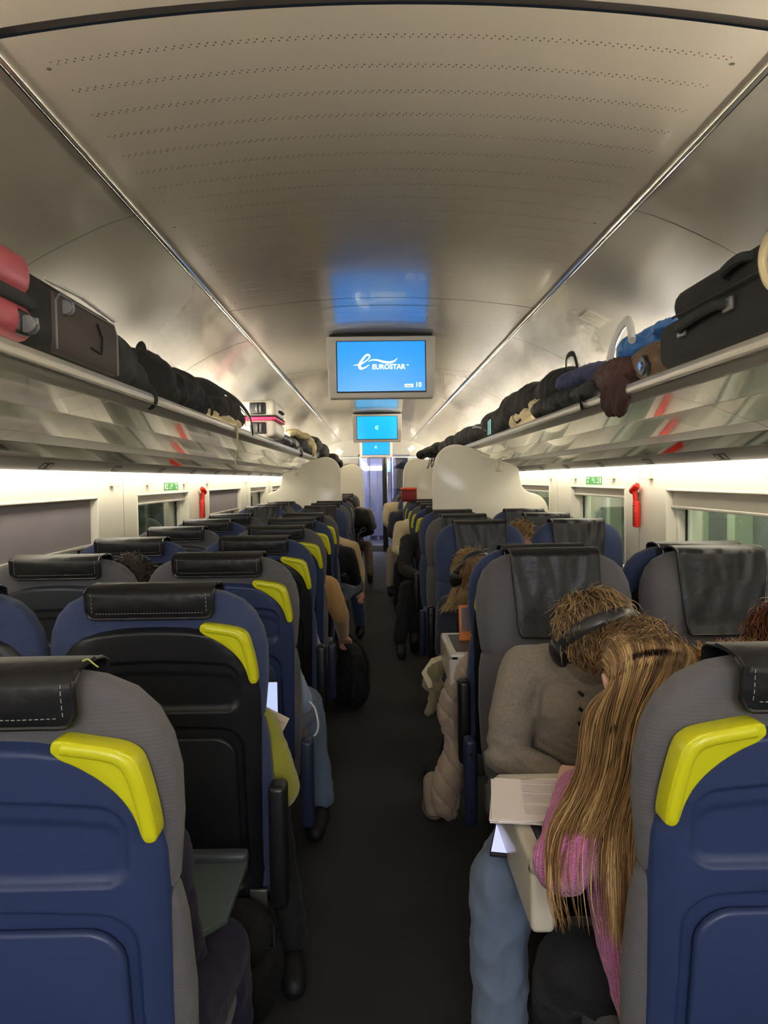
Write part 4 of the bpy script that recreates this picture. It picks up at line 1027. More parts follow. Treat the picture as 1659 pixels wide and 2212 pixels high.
def strands(paths, cols, radius, name, parent, seg=3):
    vs, fs, cs = [], [], []
    for path, (ca, cb) in zip(paths, cols):
        n = len(path); o = len(vs); up = Vector((0.3, 0.5, 0.8)).normalized()
        for i, p in enumerate(path):
            t = (path[min(n - 1, i + 1)] - path[max(0, i - 1)]); t = t.normalized() if t.length > 0 else Vector((0, 0, 1))
            u = (up - t * up.dot(t)).normalized(); w = t.cross(u); f = i / (n - 1)
            r_ = radius * (0.5 + 0.5 * min(1, f * 6)) * (1 - f ** 5 * 0.85)
            for k in range(seg):
                a = 2 * math.pi * k / seg
                vs.append(p + u * math.cos(a) * r_ + w * math.sin(a) * r_)
                cs.append([ca[j] * (1 - f) + cb[j] * f for j in range(3)] + [1])
            if i:
                for k in range(seg):
                    l = (k + 1) % seg
                    fs.append((o + (i - 1) * seg + k, o + (i - 1) * seg + l, o + i * seg + l, o + i * seg + k))
    me = bpy.data.meshes.new(name); me.from_pydata([tuple(v) for v in vs], [], fs)
    at_ = me.color_attributes.new('Col', 'FLOAT_COLOR', 'POINT')
    flat = [x for c in cs for x in c]; at_.data.foreach_set('color', flat)
    me.materials.append(M['hair']); smooth(me)
    o = bpy.data.objects.new(name, me); col.objects.link(o); o.parent = parent
    return o
def head_prims(b, c, Rm):
    def B(p, r_, rot=None):
        M4 = Matrix.Translation(c) @ Rm.to_4x4()
        s = MB(); s.ball(p, r_, 18, 12, rot); b.add(s.v, s.f, M4)
    def C(a, d, ra, rb):
        M4 = Matrix.Translation(c) @ Rm.to_4x4(); s = MB(); cone_caps(s, a, d, ra, rb); b.add(s.v, s.f, M4)
    B((0, -0.015, 0.025), (0.074, 0.092, 0.082)); B((0, 0.022, -0.02), (0.062, 0.066, 0.082)); B((0, 0.034, -0.072), (0.046, 0.046, 0.034))
    B((0, 0.068, -0.088), (0.018, 0.016, 0.014)); C((0, 0.084, 0.014), (0, 0.106, -0.022), 0.007, 0.011); B((-0.010, 0.096, -0.026), 0.008); B((0.010, 0.096, -0.026), 0.008)
    B((-0.036, 0.052, -0.022), (0.026, 0.026, 0.026)); B((0.036, 0.052, -0.022), (0.026, 0.026, 0.026)); B((0, 0.074, 0.032), (0.050, 0.014, 0.010))
    B((0, 0.084, -0.050), (0.024, 0.010, 0.005)); B((0, 0.083, -0.060), (0.020, 0.010, 0.006))
    for s_ in (-1, 1): B((s_ * 0.076, -0.006, -0.002), (0.008, 0.018, 0.031), (0, 0, s_ * 0.4))
def add_face(r, c, Rm):
    M4 = Matrix.Translation(c) @ Rm.to_4x4()
    for s_ in (-1, 1):
        e = MB(); e.ball((s_ * 0.030, 0.073, 0.010), 0.0125, 14, 10); e2 = MB(); e2.v = [M4 @ v for v in e.v]; e2.f = e.f; e2.mi = e.mi
        e2.cur = 1; t = MB(); t.ball((s_ * 0.030, 0.0815, 0.009), 0.0055, 10, 8); e2.add(t.v, t.f, M4)
        e2.build('eye', [M['eye'], M['iris']], r)
    l = MB(); l.ball((0, 0.0905, -0.0505), (0.020, 0.005, 0.0035), 12, 8); l.ball((0, 0.090, -0.0595), (0.017, 0.005, 0.0045), 12, 8)
    l2 = MB(); l2.add(l.v, l.f, M4); l2.build('lips', M['lip_skin'], r)
def hand_prims(b, wrist, direction, down, s=1.0):
    d = Vector(direction).normalized(); n = (Vector(down) - d * Vector(down).dot(d)).normalized(); sd = d.cross(n)
    w = Vector(wrist); pc = w + d * 0.045 * s
    for k in range(4):
        root = w + d * 0.03 * s + sd * (k - 1.5) * 0.019 * s; kn = w + d * 0.088 * s + sd * (k - 1.5) * 0.020 * s
        cone_caps(b, root, kn, 0.013 * s, 0.0095 * s)
        ln = (0.034, 0.040, 0.037, 0.028)[k] * s
        j1 = kn + (d * 0.85 + n * 0.5).normalized() * ln; j2 = j1 + (d * 0.4 + n * 0.9).normalized() * ln * 0.75
        cone_caps(b, kn, j1, 0.0095 * s, 0.008 * s); cone_caps(b, j1, j2, 0.008 * s, 0.0065 * s)
    a = w + d * 0.02 * s - sd * 0.025 * s; t1 = a + (d * 0.6 - sd * 0.7 + n * 0.3).normalized() * 0.042 * s; t2 = t1 + (d * 0.9 + n * 0.4).normalized() * 0.03 * s
    cone_caps(b, a, t1, 0.013 * s, 0.010 * s); cone_caps(b, t1, t2, 0.010 * s, 0.0075 * s)
    cone_caps(b, w, pc, 0.022 * s, 0.024 * s)
def rot_dirs(face, upv):
    y = Vector(face).normalized(); z = (Vector(upv) - y * Vector(upv).dot(y)).normalized(); x = y.cross(z)
    return Matrix((x, y, z)).transposed()
def person(label, x, y, face, top, legs, shoes='shoe', J=None, voxel=0.014, head_rot=None, hair=None, skin='skin', top_wr=(0.004, 22), near=False, build_legs=True, s=0.93, bulk=1.0, extra=(), pelvis_r=1.0, disp=None):
    """seated figure; J overrides joints in world coordinates"""
    f = face
    def L(px, py, pz): return Vector((x + px * f * s, y + py * f * s, pz * s))
    j = dict(pelvis=L(0, 0.0, 0.52), belly=L(0, -0.01, 0.68), chest=L(0, -0.02, 0.84), neck=L(0, -0.01, 0.98), head=L(0, 0.05, 1.08),
             sl=L(-0.175, -0.02, 0.92), sr=L(0.175, -0.02, 0.92), el=L(-0.22, 0.05, 0.73), er=L(0.22, 0.05, 0.73), wl=L(-0.12, 0.26, 0.66), wr=L(0.12, 0.26, 0.66),
             hl=L(-0.09, 0.02, 0.52), hr=L(0.09, 0.02, 0.52), kl=L(-0.11, 0.45, 0.54), kr=L(0.11, 0.45, 0.54), al=L(-0.11, 0.42, 0.12), ar=L(0.11, 0.42, 0.12))
    if J: j.update({k: Vector(v) for k, v in J.items()})
    for sd in 'lr':
        if 't' + sd not in j:
            j['t' + sd] = Vector((j['a' + sd].x, j['a' + sd].y + 0.13 * f, 0.045))
    base = Vector((j['pelvis'].x, j['pelvis'].y, 0))
    r = empty('person', base, 0, label, 'person')
    off = -base
    Q = {k: v + off for k, v in j.items()}
    Rm = head_rot if head_rot is not None else rot_dirs((0, f, -0.15), (0, 0, 1))
    def torso(b, g):
        m_ = (Q['sl'] + Q['sr']) / 2
        b.ball(Q['pelvis'], (0.155 * bulk + g, 0.115 * bulk + g, 0.11), 20, 14); b.ball(Q['belly'], (0.140 * bulk + g, 0.105 * bulk + g, 0.15), 20, 14)
        b.ball(Q['chest'], (0.155 * bulk + g, 0.11 * bulk + g, 0.15), 20, 14)
        chain(b, [Q['sl'], m_, Q['sr']], [0.055 + g, 0.075 + g, 0.055 + g]); cone_caps(b, m_, Q['neck'], 0.075 + g, 0.052 + g)
        cone_caps(b, Q['chest'], Q['belly'], 0.10 * bulk + g, 0.10 * bulk + g); cone_caps(b, Q['belly'], Q['pelvis'], 0.10 * bulk + g, 0.105 * bulk + g)
    b = MB(); torso(b, -0.01); cone_caps(b, Q['neck'], Q['head'] + Rm @ Vector((0, -0.03, -0.05)), 0.05, 0.048); head_prims(b, Q['head'], Rm)
    for sd in 'lr':
        chain(b, [Q['s' + sd], Q['e' + sd], Q['w' + sd]], [0.045, 0.036, 0.024])
        hd = (Q['w' + sd] - Q['e' + sd]).normalized(); hand_prims(b, Q['w' + sd], hd, (0, 0, -1), 0.95)
        chain(b, [Q['h' + sd], Q['k' + sd], Q['a' + sd]], [0.075, 0.05, 0.036])
    blob(b, 'body', M[skin], r, voxel, 3 if voxel > 0.01 else 2)
    if near: add_face(r, Q['head'], Rm)
    b = MB(); torso(b, 0.012)
    for sd in 'lr':
        chain(b, [Q['s' + sd], (Q['s' + sd] + Q['e' + sd]) / 2, Q['e' + sd], Q['w' + sd]], [0.066 * bulk, 0.062 * bulk, 0.052 * bulk, 0.036])
    for ea, eb, ra, rb in extra: cone_caps(b, Vector(ea) - base, Vector(eb) - base, ra, rb)
    blob(b, 'top', M[top], r, max(voxel * 0.9, 0.006), 5, disp or wrinkle(top_wr[0], top_wr[1], seed=x * 5 + y))
    if build_legs:
        b = MB()
        b.ball(Q['pelvis'] + Vector((0, 0, -0.02)), (0.165 * pelvis_r, 0.125 * pelvis_r, 0.10 * pelvis_r), 18, 12)
        for sd in 'lr':
            chain(b, [Q['h' + sd], Q['k' + sd], (Q['k' + sd] + Q['a' + sd]) / 2, Q['a' + sd]], [0.092, 0.070, 0.062, 0.056])
        blob(b, 'trousers', M[legs], r, max(voxel * 0.9, 0.007), 4, wrinkle(0.005, 16, (1, 1, 1), seed=x + y))
        for sd in 'lr':
            b = MB(); a, t = Q['a' + sd], Q['t' + sd]
            b.ball(a + Vector((0, 0, -0.035)), (0.042, 0.048, 0.05)); chain(b, [Vector((a.x, a.y, 0.04)), (a + t) / 2 + Vector((0, 0, -0.02)), t], [0.040, 0.042, 0.036])
            for v in b.v: v.z = max(v.z, 0.002)
            blob(b, 'shoe', M[shoes], r, 0.009, 3)
    if not near and 'hair' not in label:
        hc_ = [((46, 36, 28), (84, 66, 48)), ((30, 26, 24), (60, 50, 44)), ((92, 70, 46), (140, 112, 74))][int(y * 7) % 3]
        hair_cap(r, Q['head'], Rm, hc_, n=260, ln=(0.03, 0.06), seed=int(y * 10), rad=0.003, flow=(0, -0.3, -1), cover=-0.4)
    return r, Q, Rm
def hair_cap(r, c, Rm, colr_, name='hair', n=500, ln=(0.03, 0.06), seed=1, rad=0.0016, down=0.0, cover=-0.2, cap=True, flow=(0, 1, -0.3), curl=0.006):
    """short hair: a close cap with combed strands rising from it"""
    rnd = random.Random(seed)
    M4 = Matrix.Translation(c) @ Rm.to_4x4()
    paths, cols = [], []
    ca, cb = colr_
    tries = 0
    while len(paths) < n and tries < n * 8:
        tries += 1
        v = Vector((rnd.gauss(0, 1), rnd.gauss(0, 1), rnd.gauss(0, 1))).normalized()
        if v.z < cover + 0.9 * max(0, v.y) : continue
        p = Vector((0, -0.015, 0.025)) + Vector((v.x * 0.078, v.y * 0.096, v.z * 0.086))
        fl = Vector(flow); t = (fl - v * fl.dot(v)); t = t.normalized() if t.length > 0.05 else Vector((rnd.gauss(0, 1), rnd.gauss(0, 1), 0)).normalized()
        t = (t + Vector((rnd.gauss(0, 0.25), rnd.gauss(0, 0.25), rnd.gauss(0, 0.25)))).normalized()
        l = rnd.uniform(*ln); pts = []
        ph = rnd.uniform(0, 6)
        for k in range(7):
            q = k / 6
            pts.append(M4 @ (p + t * l * q + v * (0.012 * math.sin(q * 2.2) + 0.004) - v * 0.5 * l * l * q * q / 0.09 * 1.0 + Vector((math.sin(ph + q * 4), math.cos(ph + q * 4), 0)) * curl * q))
        paths.append(pts); g = rnd.uniform(0.45, 1.35)
        cols.append(([x * g for x in lin(ca)[:3]], [x * g for x in lin(cb)[:3]]))
    o = strands(paths, cols, rad, name, r)
    if cap:
        b = MB(); s = MB(); s.ball((0, -0.018, 0.030), (0.080, 0.095, 0.084), 22, 16); 
        s.v = [v for v in s.v]
        b.add(s.v, s.f, M4)
        # keep the face free: flatten what would lie in front of the brow
        Mi = M4.inverted()
        for i, v in enumerate(b.v):
            q = Mi @ v
            if q.y > 0.055 or q.z < -0.045 + 0.6 * max(0, q.y): q.y = min(q.y, 0.05); q.x *= 0.85; q.z = max(q.z, -0.05)
            b.v[i] = M4 @ q
        mm = mat(name + '_base', ca, 0.7)
        b.build('hair_base', mm, o)
    return o
def headphones(c, Rm, label, tint='gasket'):
    """over-ear headphones worn on a head: band, two cups, two cushions"""
    r = empty('headphones', c, 0, label, 'headphones')
    M4 = Rm.to_4x4()
    def T(mb): b = MB(); b.add(mb.v, mb.f, M4); return b
    pts = [(0.104 * math.cos(a), -0.006, 0.008 + 0.132 * math.sin(a)) for a in [R(8 + i * 164 / 28) for i in range(29)]]
    T(MB().tube(pts, 0.0065, 12, flat=2.6)).build('headband', M['hp_band'], r)
    for s_ in (-1, 1):
        T(MB().ball((s_ * 0.106, -0.004, -0.015), (0.022, 0.038, 0.050), 22, 14)).build('ear_cup', M['hp_cup'], r)
        q = [(s_ * 0.088, -0.004 + 0.026 * math.cos(a), -0.015 + 0.036 * math.sin(a)) for a in [R(i * 20) for i in range(18)]]
        T(MB().tube(q, 0.010, 10, closed=True)).build('ear_cushion', M['gasket'], r)
        T(MB().tube([(s_ * 0.110, -0.006, 0.012), (s_ * 0.106, -0.006, 0.035)], 0.011, 10, flat=0.6)).build('yoke', M['hp_band'], r)
    return r
M['hp_band'] = mat('headband_black', (44, 44, 46), 0.35, spec=0.6); M['hp_cup'] = mat('ear_cup_black', (34, 34, 36), 0.4, spec=0.5)
# ---------------------------------------------------------------- table in the near bay with the two people
M['table_top'] = mat('table_dark', (58, 66, 74), 0.4); M['table_edge'] = mat('table_edge', (205, 198, 182), 0.35, coat=0.3)
def bay_table(x0, x1, y0, y1, label):
    r = empty('bay_table', ((x0 + x1) / 2, (y0 + y1) / 2, 0), 0, label, 'table', 'fixed bay tables')
    w, d = x1 - x0, y1 - y0
    MB().box((0, 0, 0.735), (w - 0.06, d - 0.06, 0.03)).build('table_top', M['table_top'], r, sm=False)
    ed = MB().box((-w / 2 + 0.022, 0, 0.685), (0.044, d, 0.13)); ed.box((0, -d / 2 + 0.018, 0.735), (w, 0.036, 0.036)); ed.box((0, d / 2 - 0.018, 0.735), (w, 0.036, 0.036))
    ed.build('raised_edge', M['table_edge'], r, bevel=0.012, segs=4)
    MB().box((w * 0.2, 0, 0.37), (0.08, 0.30, 0.70)).build('table_leg', M['under'], r, bevel=0.02)
    return r
bay_table(0.225, 1.36, 1.34, 1.76, 'near bay table with cream rim under the stack of papers')
bay_table(0.24, 1.36, 2.985, 3.40, 'second bay table with cream rim, behind the beige puffer coat')
# person in headphones
hc = at(1292, 1378, 1.95)
Rman = Matrix.Rotation(R(-14), 3, 'Y') @ rot_dirs((0.10, -0.50, -0.86), (-0.05, -0.86, 0.50))
jm = dict(pelvis=(0.55, 2.28, 0.50), belly=(0.56, 2.24, 0.64), chest=(0.57, 2.19, 0.80), neck=(0.545, 2.08, 0.935), head=hc, sl=(0.765, 2.18, 0.87), sr=(0.375, 2.19, 0.885), er=(0.315, 2.14, 0.655), wr=(0.45, 2.01, 0.62),
          el=(0.84, 2.12, 0.66), wl=(0.68, 1.99, 0.63), hr=(0.46, 2.20, 0.49), hl=(0.64, 2.20, 0.49), kr=(0.222, 1.66, 0.55), kl=(0.62, 1.72, 0.54), ar=(0.205, 1.60, 0.12), al=(0.60, 1.72, 0.12), tr=(0.20, 1.47, 0.045), tl=(0.60, 1.58, 0.045))
man, Qm, Rm_ = person('person in grey long-sleeved henley shirt and headphones bowing over the table', 0.55, 2.28, -1, 'henley', 'jeans', 'shoe', jm, 0.0065, Rman, near=True, top_wr=(0.0065, 15), bulk=1.04,
    extra=[((0.575, 2.16, 0.82), (0.56, 2.25, 0.56), 0.135, 0.14), ((0.50, 2.13, 0.80), (0.50, 2.20, 0.60), 0.10, 0.10)],
    disp=lambda c, n: 0.0055 * (1 - 2.4 * abs(noise.noise(Vector((c.x * 7 + c.z * 5, c.y * 7, c.z * 13 - c.x * 6))))) + 0.006 * smoothstep(0.80, 0.66, c.z) * (1 - 2.6 * abs(noise.noise(Vector((c.x * 9, c.y * 9, c.z * 34 + c.x * 14))))))
hair_cap(man, Qm['head'], Rman, ((78, 58, 38), (184, 152, 106)), n=2400, ln=(0.035, 0.075), seed=3, rad=0.0013, curl=0.009, flow=(0.1, 1, -0.2), cover=-0.35)
for k in range(3):
    p = Vector(at(1258 - k * 2, 1502 + k * 32, 2.02)) - man.location
    MB().cyl(p + Vector((0, 0.03, 0)), p, 0.005, 12).build('button', M['gasket'], man)
headphones(hc, Rman, 'black over-ear headphones on the person in the grey shirt')
# person in the pink jumper
hg = at(1385, 1478, 1.56)
Rg = rot_dirs((-0.10, 0.62, -0.78), (0.0, 0.78, 0.62))
jg = dict(pelvis=(0.53, 1.40, 0.52), belly=(0.51, 1.43, 0.64), chest=(0.51, 1.50, 0.78), neck=(0.50, 1.55, 0.90), head=hg, sl=(0.405, 1.46, 0.815), sr=(0.66, 1.50, 0.84), el=(0.272, 1.300, 0.770), wl=(0.37, 1.60, 0.785), er=(0.74, 1.46, 0.79), wr=(0.62, 1.66, 0.79),
          hl=(0.46, 1.42, 0.47), hr=(0.63, 1.42, 0.48), kl=(0.322, 1.44, 0.495), kr=(0.66, 1.78, 0.47), al=(0.36, 1.76, 0.16), tl=(0.36, 1.88, 0.08), ar=(0.66, 1.70, 0.12))
girl, Qg, _ = person('person with long blonde hair in a pink knitted jumper leaning on the table', 0.53, 1.36, 1, 'pinkknit', 'blackcloth', 'shoe', jg, 0.0065, Rg, near=True, top_wr=(0.004, 12), skin='skin2',
    extra=[((0.42, 1.42, 0.74), (0.41, 1.35, 0.62), 0.085, 0.072), ((0.41, 1.35, 0.62), (0.402, 1.30, 0.50), 0.072, 0.036)], pelvis_r=0.8)
def long_hair(owner, head, Rm, guides, n, cols_, seed, rad=0.0013, tilt=0.0):
    """guides: list of (left, right, thickness) world positions the hair falls through"""
    rnd = random.Random(seed); paths, cols = [], []
    off = -Vector(owner.location)
    for i in range(n):
        u = rnd.random(); w = rnd.gauss(0, 1); depth = rnd.uniform(-1, 1)
        a = (u - 0.5) * 3.4
        front = depth
        v = Vector((math.sin(a) * 0.9, -0.55 - 0.3 * rnd.random(), 0.25 + 0.5 * math.cos(a))).normalized()
        crown = Vector((math.sin(a) * 0.02 + rnd.gauss(0, 0.004), 0.050 - 0.01 * abs(a) + rnd.uniform(-0.035, 0.02), 0.112 - 0.006 * abs(a)))
        surf = lambda q: head + Rm @ q
        k1 = Vector((math.sin(a) * 0.082, 0.0 - 0.03 * math.cos(a), 0.030 + 0.086 * math.cos(a)))
        k2 = Vector((math.sin(a) * 0.092, -0.030 - 0.072 * math.cos(a * 0.8), 0.01 + 0.058 * math.cos(a)))
        k3 = Vector((math.sin(a) * 0.088, -0.020 - 0.088 * math.cos(a * 0.8), -0.035 + 0.02 * math.cos(a)))
        pts = [surf(crown), surf(k1 + Vector((0, 0, 0.006))), surf(k2), surf(k3)]
        m_ = rnd.choice([len(guides)] * 3 + [len(guides) - 1] * 3 + [max(2, len(guides) - 2)] * 4)
        if len(guides) > 4 and 0.12 < u < 0.52: m_ = 3 if rnd.random() < 0.985 else 5
        if len(guides) > 4 and u <= 0.12 and rnd.random() < 0.5: m_ = 3
        NC = 17; cl = (math.floor(u * NC) + 0.5 + 0.25 * math.sin(math.floor(u * NC) * 12.9)) / NC; ju = u
        for gi, (gl, gr, th) in enumerate(guides[:m_]):
            wq = min(1, gi / 3.2) * 0.9
            ju = min(1.05, max(-0.05, (u * (1 - wq) + cl * wq) + 0.006 * rnd.gauss(0, 1) * min(2.2, gi + 0.6)))
            p = Vector(gl).lerp(Vector(gr), ju) + Vector((0, depth * th, rnd.gauss(0, 0.008)))
            pts.append(p)
        L_ = dense([tuple(p) for p in pts], 5)
        path = [Vector(p) + off for p in L_]
        ph, am = rnd.uniform(0, 6), rnd.uniform(0.001, 0.005)
        for k, p in enumerate(path):
            q = k / len(path); p.x += am * math.sin(ph + q * 9) * q; p.y += am * math.cos(ph + q * 8) * q
        paths.append(path)
        strk = noise.noise(Vector((u * 13, seed, 0))) * 0.9 + rnd.gauss(0, 0.22)
        c = cols_[0] if strk < -0.18 else (cols_[1] if strk < 0.22 else cols_[2]); g = rnd.uniform(0.8, 1.15)
        cols.append(([x * g for x in lin(c[0])[:3]], [x * g for x in lin(c[1])[:3]]))
    return strands(paths, cols, rad, 'hair', owner)
G = [(at(1268, 1560, 1.47), at(1450, 1570, 1.45), 0.03), (at(1248, 1680, 1.39), at(1430, 1690, 1.38), 0.022), (at(1190, 1800, 1.30), at(1420, 1790, 1.31), 0.018),
     (at(1178, 1900, 1.225), at(1425, 1920, 1.25), 0.008), (at(1196, 1985, 1.215), at(1425, 2060, 1.24), 0.008)]
gh = long_hair(girl, hg, Rg, G, 3400, [((74, 56, 40), (134, 100, 62)), ((104, 82, 56), (180, 142, 92)), ((156, 128, 88), (224, 190, 130))], 11, 0.0013)
hair_cap(girl, Qg['head'], Rg, ((104, 80, 54), (160, 124, 82)), n=1100, ln=(0.03, 0.06), seed=19, rad=0.0012, flow=(0, -1, 0.1), cover=-0.2, cap=False, curl=0.002).name = 'crown_hair'
b = MB(); off = -Vector(girl.location)
s_ = MB(); s_.ball((0, -0.012, 0.020), (0.072, 0.086, 0.076), 22, 16); b.add(s_.v, s_.f, Matrix.Translation(hg + off) @ Rg.to_4x4())
mids = [(hg + Rg @ Vector((0, -0.03, 0.0)), 0.055)] + [((Vector(a) + Vector(c)) / 2 + Vector((0.01, 0.065, 0)), w) for (a, c, t), w in zip(G[:2], (0.050, 0.045))]
for (p, ra), (q, rb) in zip(mids[:-1], mids[1:]): cone_caps(b, p + off, q + off, ra, rb)
o = blob(b, 'hair_volume', mat('hair_under', (112, 86, 56), 0.6, vary=0.35, vscale=60), girl, 0.008, 6); o.parent = gh
# papers, phone
def paper_stack():
    r = empty('paper_stack', (0.40, 1.62, 0.752), 0, 'stack of white printed papers on the near table', 'papers')
    mp = mat('paper', (246, 238, 232), 0.8); mi = mat('print', (186, 178, 174), 0.8)
    base = 0.0
    rnd = random.Random(4)
    for k in range(5):
        o = MB(); a = rnd.uniform(-0.06, 0.06) if k < 4 else 0.0
        rows = [[(-0.150 + 0.30 * i / 8, -0.105 + 0.21 * j_ / 6, 0.0 + 0.004 * math.sin(i * 0.9 + k) * (1 if k == 4 else 0.3)) for i in range(9)] for j_ in range(7)]
        o.grid(rows); oo = o.build('sheet', mp, r, solid=0.0016)
        oo.location = (rnd.uniform(-0.006, 0.006), rnd.uniform(-0.005, 0.005), 0.003 + k * 0.0028); oo.rotation_euler = (0, 0, a)
        if k == 4:
            t = MB()
            ly = 0.085
            for q in range(22):
                if q in (3, 9, 15, 16): ly -= 0.007; continue
                w_ = rnd.choice((0.20, 0.22, 0.13, 0.22, 0.08)); t.box((-0.085 + w_ / 2, ly, 0.0062), (w_, 0.0016, 0.0004)); ly -= 0.0085
            for q in range(9):
                x_, y_ = 0.02 + rnd.uniform(0, 0.07), 0.05 + rnd.uniform(-0.02, 0.02)
                t.tube([(x_, y_, 0.0066), (x_ + rnd.uniform(0.004, 0.014), y_ + rnd.uniform(-0.009, 0.009), 0.0066)], 0.0006, 4)
            t.build('printed_lines', mi, oo, sm=False)
    return r
ps = paper_stack(); ps.rotation_euler = (0, 0, R(-8)); ps.location = (0.345, 1.572, 0.754)
ph = empty('phone', (0.243, 1.665, 0.634), R(-14), 'black phone with lit screen on the jeans beside the papers', 'phone')
MB().box((0, 0, 0.004), (0.075, 0.15, 0.009)).build('phone_body', M['shoe'], ph, bevel=0.003)
MB().box((0, 0, 0.0092), (0.068, 0.138, 0.001)).build('phone_screen', mat('phone_glow', (190, 195, 235), 0.2, emit=((190, 198, 240), 0.7)), ph, sm=False)
# blonde person further back
hb = at(1022, 1240, 4.02)
Rb = rot_dirs((0.35, -0.75, -0.55), (0.1, -0.5, 0.85))
jb = dict(pelvis=(0.53, 4.30, 0.42), belly=(0.51, 4.26, 0.54), chest=(0.50, 4.20, 0.67), neck=(0.495, 4.13, 0.81), head=hb, sl=(0.66, 4.18, 0.745), sr=(0.355, 4.18, 0.735), er=(0.32, 4.10, 0.53), wr=(0.42, 3.92, 0.60), el=(0.72, 4.08, 0.55), wl=(0.6, 3.9, 0.6),
          hl=(0.62, 4.2, 0.42), hr=(0.44, 4.2, 0.42), kl=(0.62, 3.85, 0.46), kr=(0.42, 3.85, 0.46), al=(0.6, 3.8, 0.12), ar=(0.30, 3.62, 0.12), tr=(0.20, 3.56, 0.045))
blo, Qb, _ = person('person with blonde hair and headphones in a navy top, seen past the blue seat', 0.53, 4.3, -1, 'navyc', 'blackcloth', 'shoe', jb, 0.010, Rb, near=True)
hair_cap(blo, Qb['head'], Rb, ((150, 118, 76), (190, 158, 104)), n=900, ln=(0.05, 0.09), seed=5, rad=0.0018, flow=(0, -0.2, -1), cover=-0.3)
Gb = [(at(985, 1262, 4.02), at(1040, 1270, 3.98), 0.03), (at(965, 1300, 4.03), at(1025, 1305, 4.0), 0.03), (at(948, 1325, 4.02), at(1012, 1312, 3.98), 0.015)]
long_hair(blo, hb, Rb, Gb, 350, [((140, 108, 70), (190, 160, 108)), ((168, 138, 90), (206, 178, 124)), ((190, 160, 110), (220, 196, 144))], 12, 0.0022)
headphones(hb, Rb, 'black over-ear headphones on the blonde person in navy')
r = empty('tablet', (0.405, 3.22, 0.752), 0, 'orange-framed tablet standing on the second bay table', 'tablet')
MB().box((0, 0, 0.075), (0.20, 0.012, 0.15)).build('orange_case', mat('orange_case', (224, 124, 50), 0.4), r, bevel=0.005).rotation_euler = (R(-8), 0, 0)
MB().box((0.0, -0.008, 0.09), (0.18, 0.002, 0.10)).build('grey_face', mat('tablet_grey', (120, 104, 100), 0.3), r, sm=False).rotation_euler = (R(-8), 0, 0)
# window-side head with ginger hair
hq = at(1716, 1412, 1.75)
gq, Qq, Rq = person('person with ginger hair and tan fur-collared coat by the right window', 0.98, 1.62, 1, 'ginger_coat', 'blackcloth', 'shoe',
    dict(pelvis=(1.05, 1.45, 0.50), belly=(1.03, 1.52, 0.65), chest=(0.99, 1.62, 0.80), neck=(0.97, 1.72, 0.96), head=hq, sl=(0.80, 1.72, 0.965), sr=(1.12, 1.62, 0.90), el=(0.80, 1.62, 0.72), er=(1.2, 1.55, 0.70), wl=(0.86, 1.80, 0.79), wr=(1.1, 1.78, 0.79),
         hl=(0.96, 1.45, 0.50), hr=(1.14, 1.45, 0.5), kl=(0.96, 1.75, 0.48), kr=(1.14, 1.75, 0.48), al=(0.96, 1.7, 0.12), ar=(1.14, 1.7, 0.12)), 0.010, rot_dirs((0.3, 0.7, -0.4), (0, 0.3, 1)))
hair_cap(gq, Qq['head'], rot_dirs((0.3, 0.7, -0.4), (0, 0.3, 1)), ((84, 48, 30), (128, 76, 44)), n=1200, ln=(0.05, 0.10), seed=9, rad=0.0015, flow=(0, -0.2, -1), cover=-0.5)
rnd = random.Random(8); pa, pc = [], []
for i in range(900):
    t = rnd.random(); p = Vector(at(1520, 1424, 1.70)).lerp(Vector(at(1640, 1410, 1.72)), t) + Vector((0, rnd.uniform(-0.04, 0.04), rnd.uniform(-0.02, 0.004)))
    d = Vector((rnd.gauss(-0.3, 0.5), rnd.gauss(0, 0.4), 1)).normalized(); l = rnd.uniform(0.015, 0.042)
    q = [p + d * l * k / 4 + Vector((0.01 * (k / 4) ** 2 * rnd.gauss(0, 1), 0, 0)) - gq.location for k in range(5)]
    pa.append(q); g = rnd.uniform(0.7, 1.2); pc.append(([x * g for x in lin((130, 86, 40))[:3]], [x * g for x in lin((206, 156, 86))[:3]]))
strands(pa, pc, 0.0014, 'fur_collar', gq)
# ---- left side, nearest first
person('person in dark purple clothes in the nearest left aisle seat', -0.52, 1.30, 1, 'purple', 'purple', 'shoe',
       dict(head=(-0.62, 1.42, 0.92), neck=(-0.58, 1.36, 0.86), sr=(-0.45, 1.34, 0.76), er=(-0.425, 1.38, 0.62), wr=(-0.42, 1.48, 0.50), kr=(-0.395, 1.60, 0.44), ar=(-0.37, 1.60, 0.12), hr=(-0.43, 1.32, 0.46), pelvis=(-0.52, 1.32, 0.50)), 0.010, bulk=0.95)
person('person in a lime green jumper in the second left aisle seat', -0.55, 2.08, 1, 'lime', 'blackcloth', 'shoe',
       dict(chest=(-0.53, 2.10, 0.76), belly=(-0.53, 2.12, 0.60), sr=(-0.375, 2.03, 0.77), sl=(-0.68, 2.02, 0.82), er=(-0.312, 2.05, 0.61), wr=(-0.42, 2.26, 0.64), kr=(-0.41, 2.45, 0.48), ar=(-0.315, 2.19, 0.12), tr=(-0.285, 2.07, 0.045)), 0.009, bulk=1.05,
       extra=[((-0.35, 2.04, 0.60), (-0.345, 2.02, 0.475), 0.058, 0.032)])
person('person in pale blue top and jeans in the third left aisle seat', -0.56, 2.85, 1, 'palblue', 'jeans', 'shoe',
       dict(sr=(-0.43, 2.88, 0.78), er=(-0.345, 2.95, 0.58), kr=(-0.345, 3.25, 0.49), ar=(-0.285, 3.14, 0.13), tr=(-0.295, 2.99, 0.045)), 0.012)
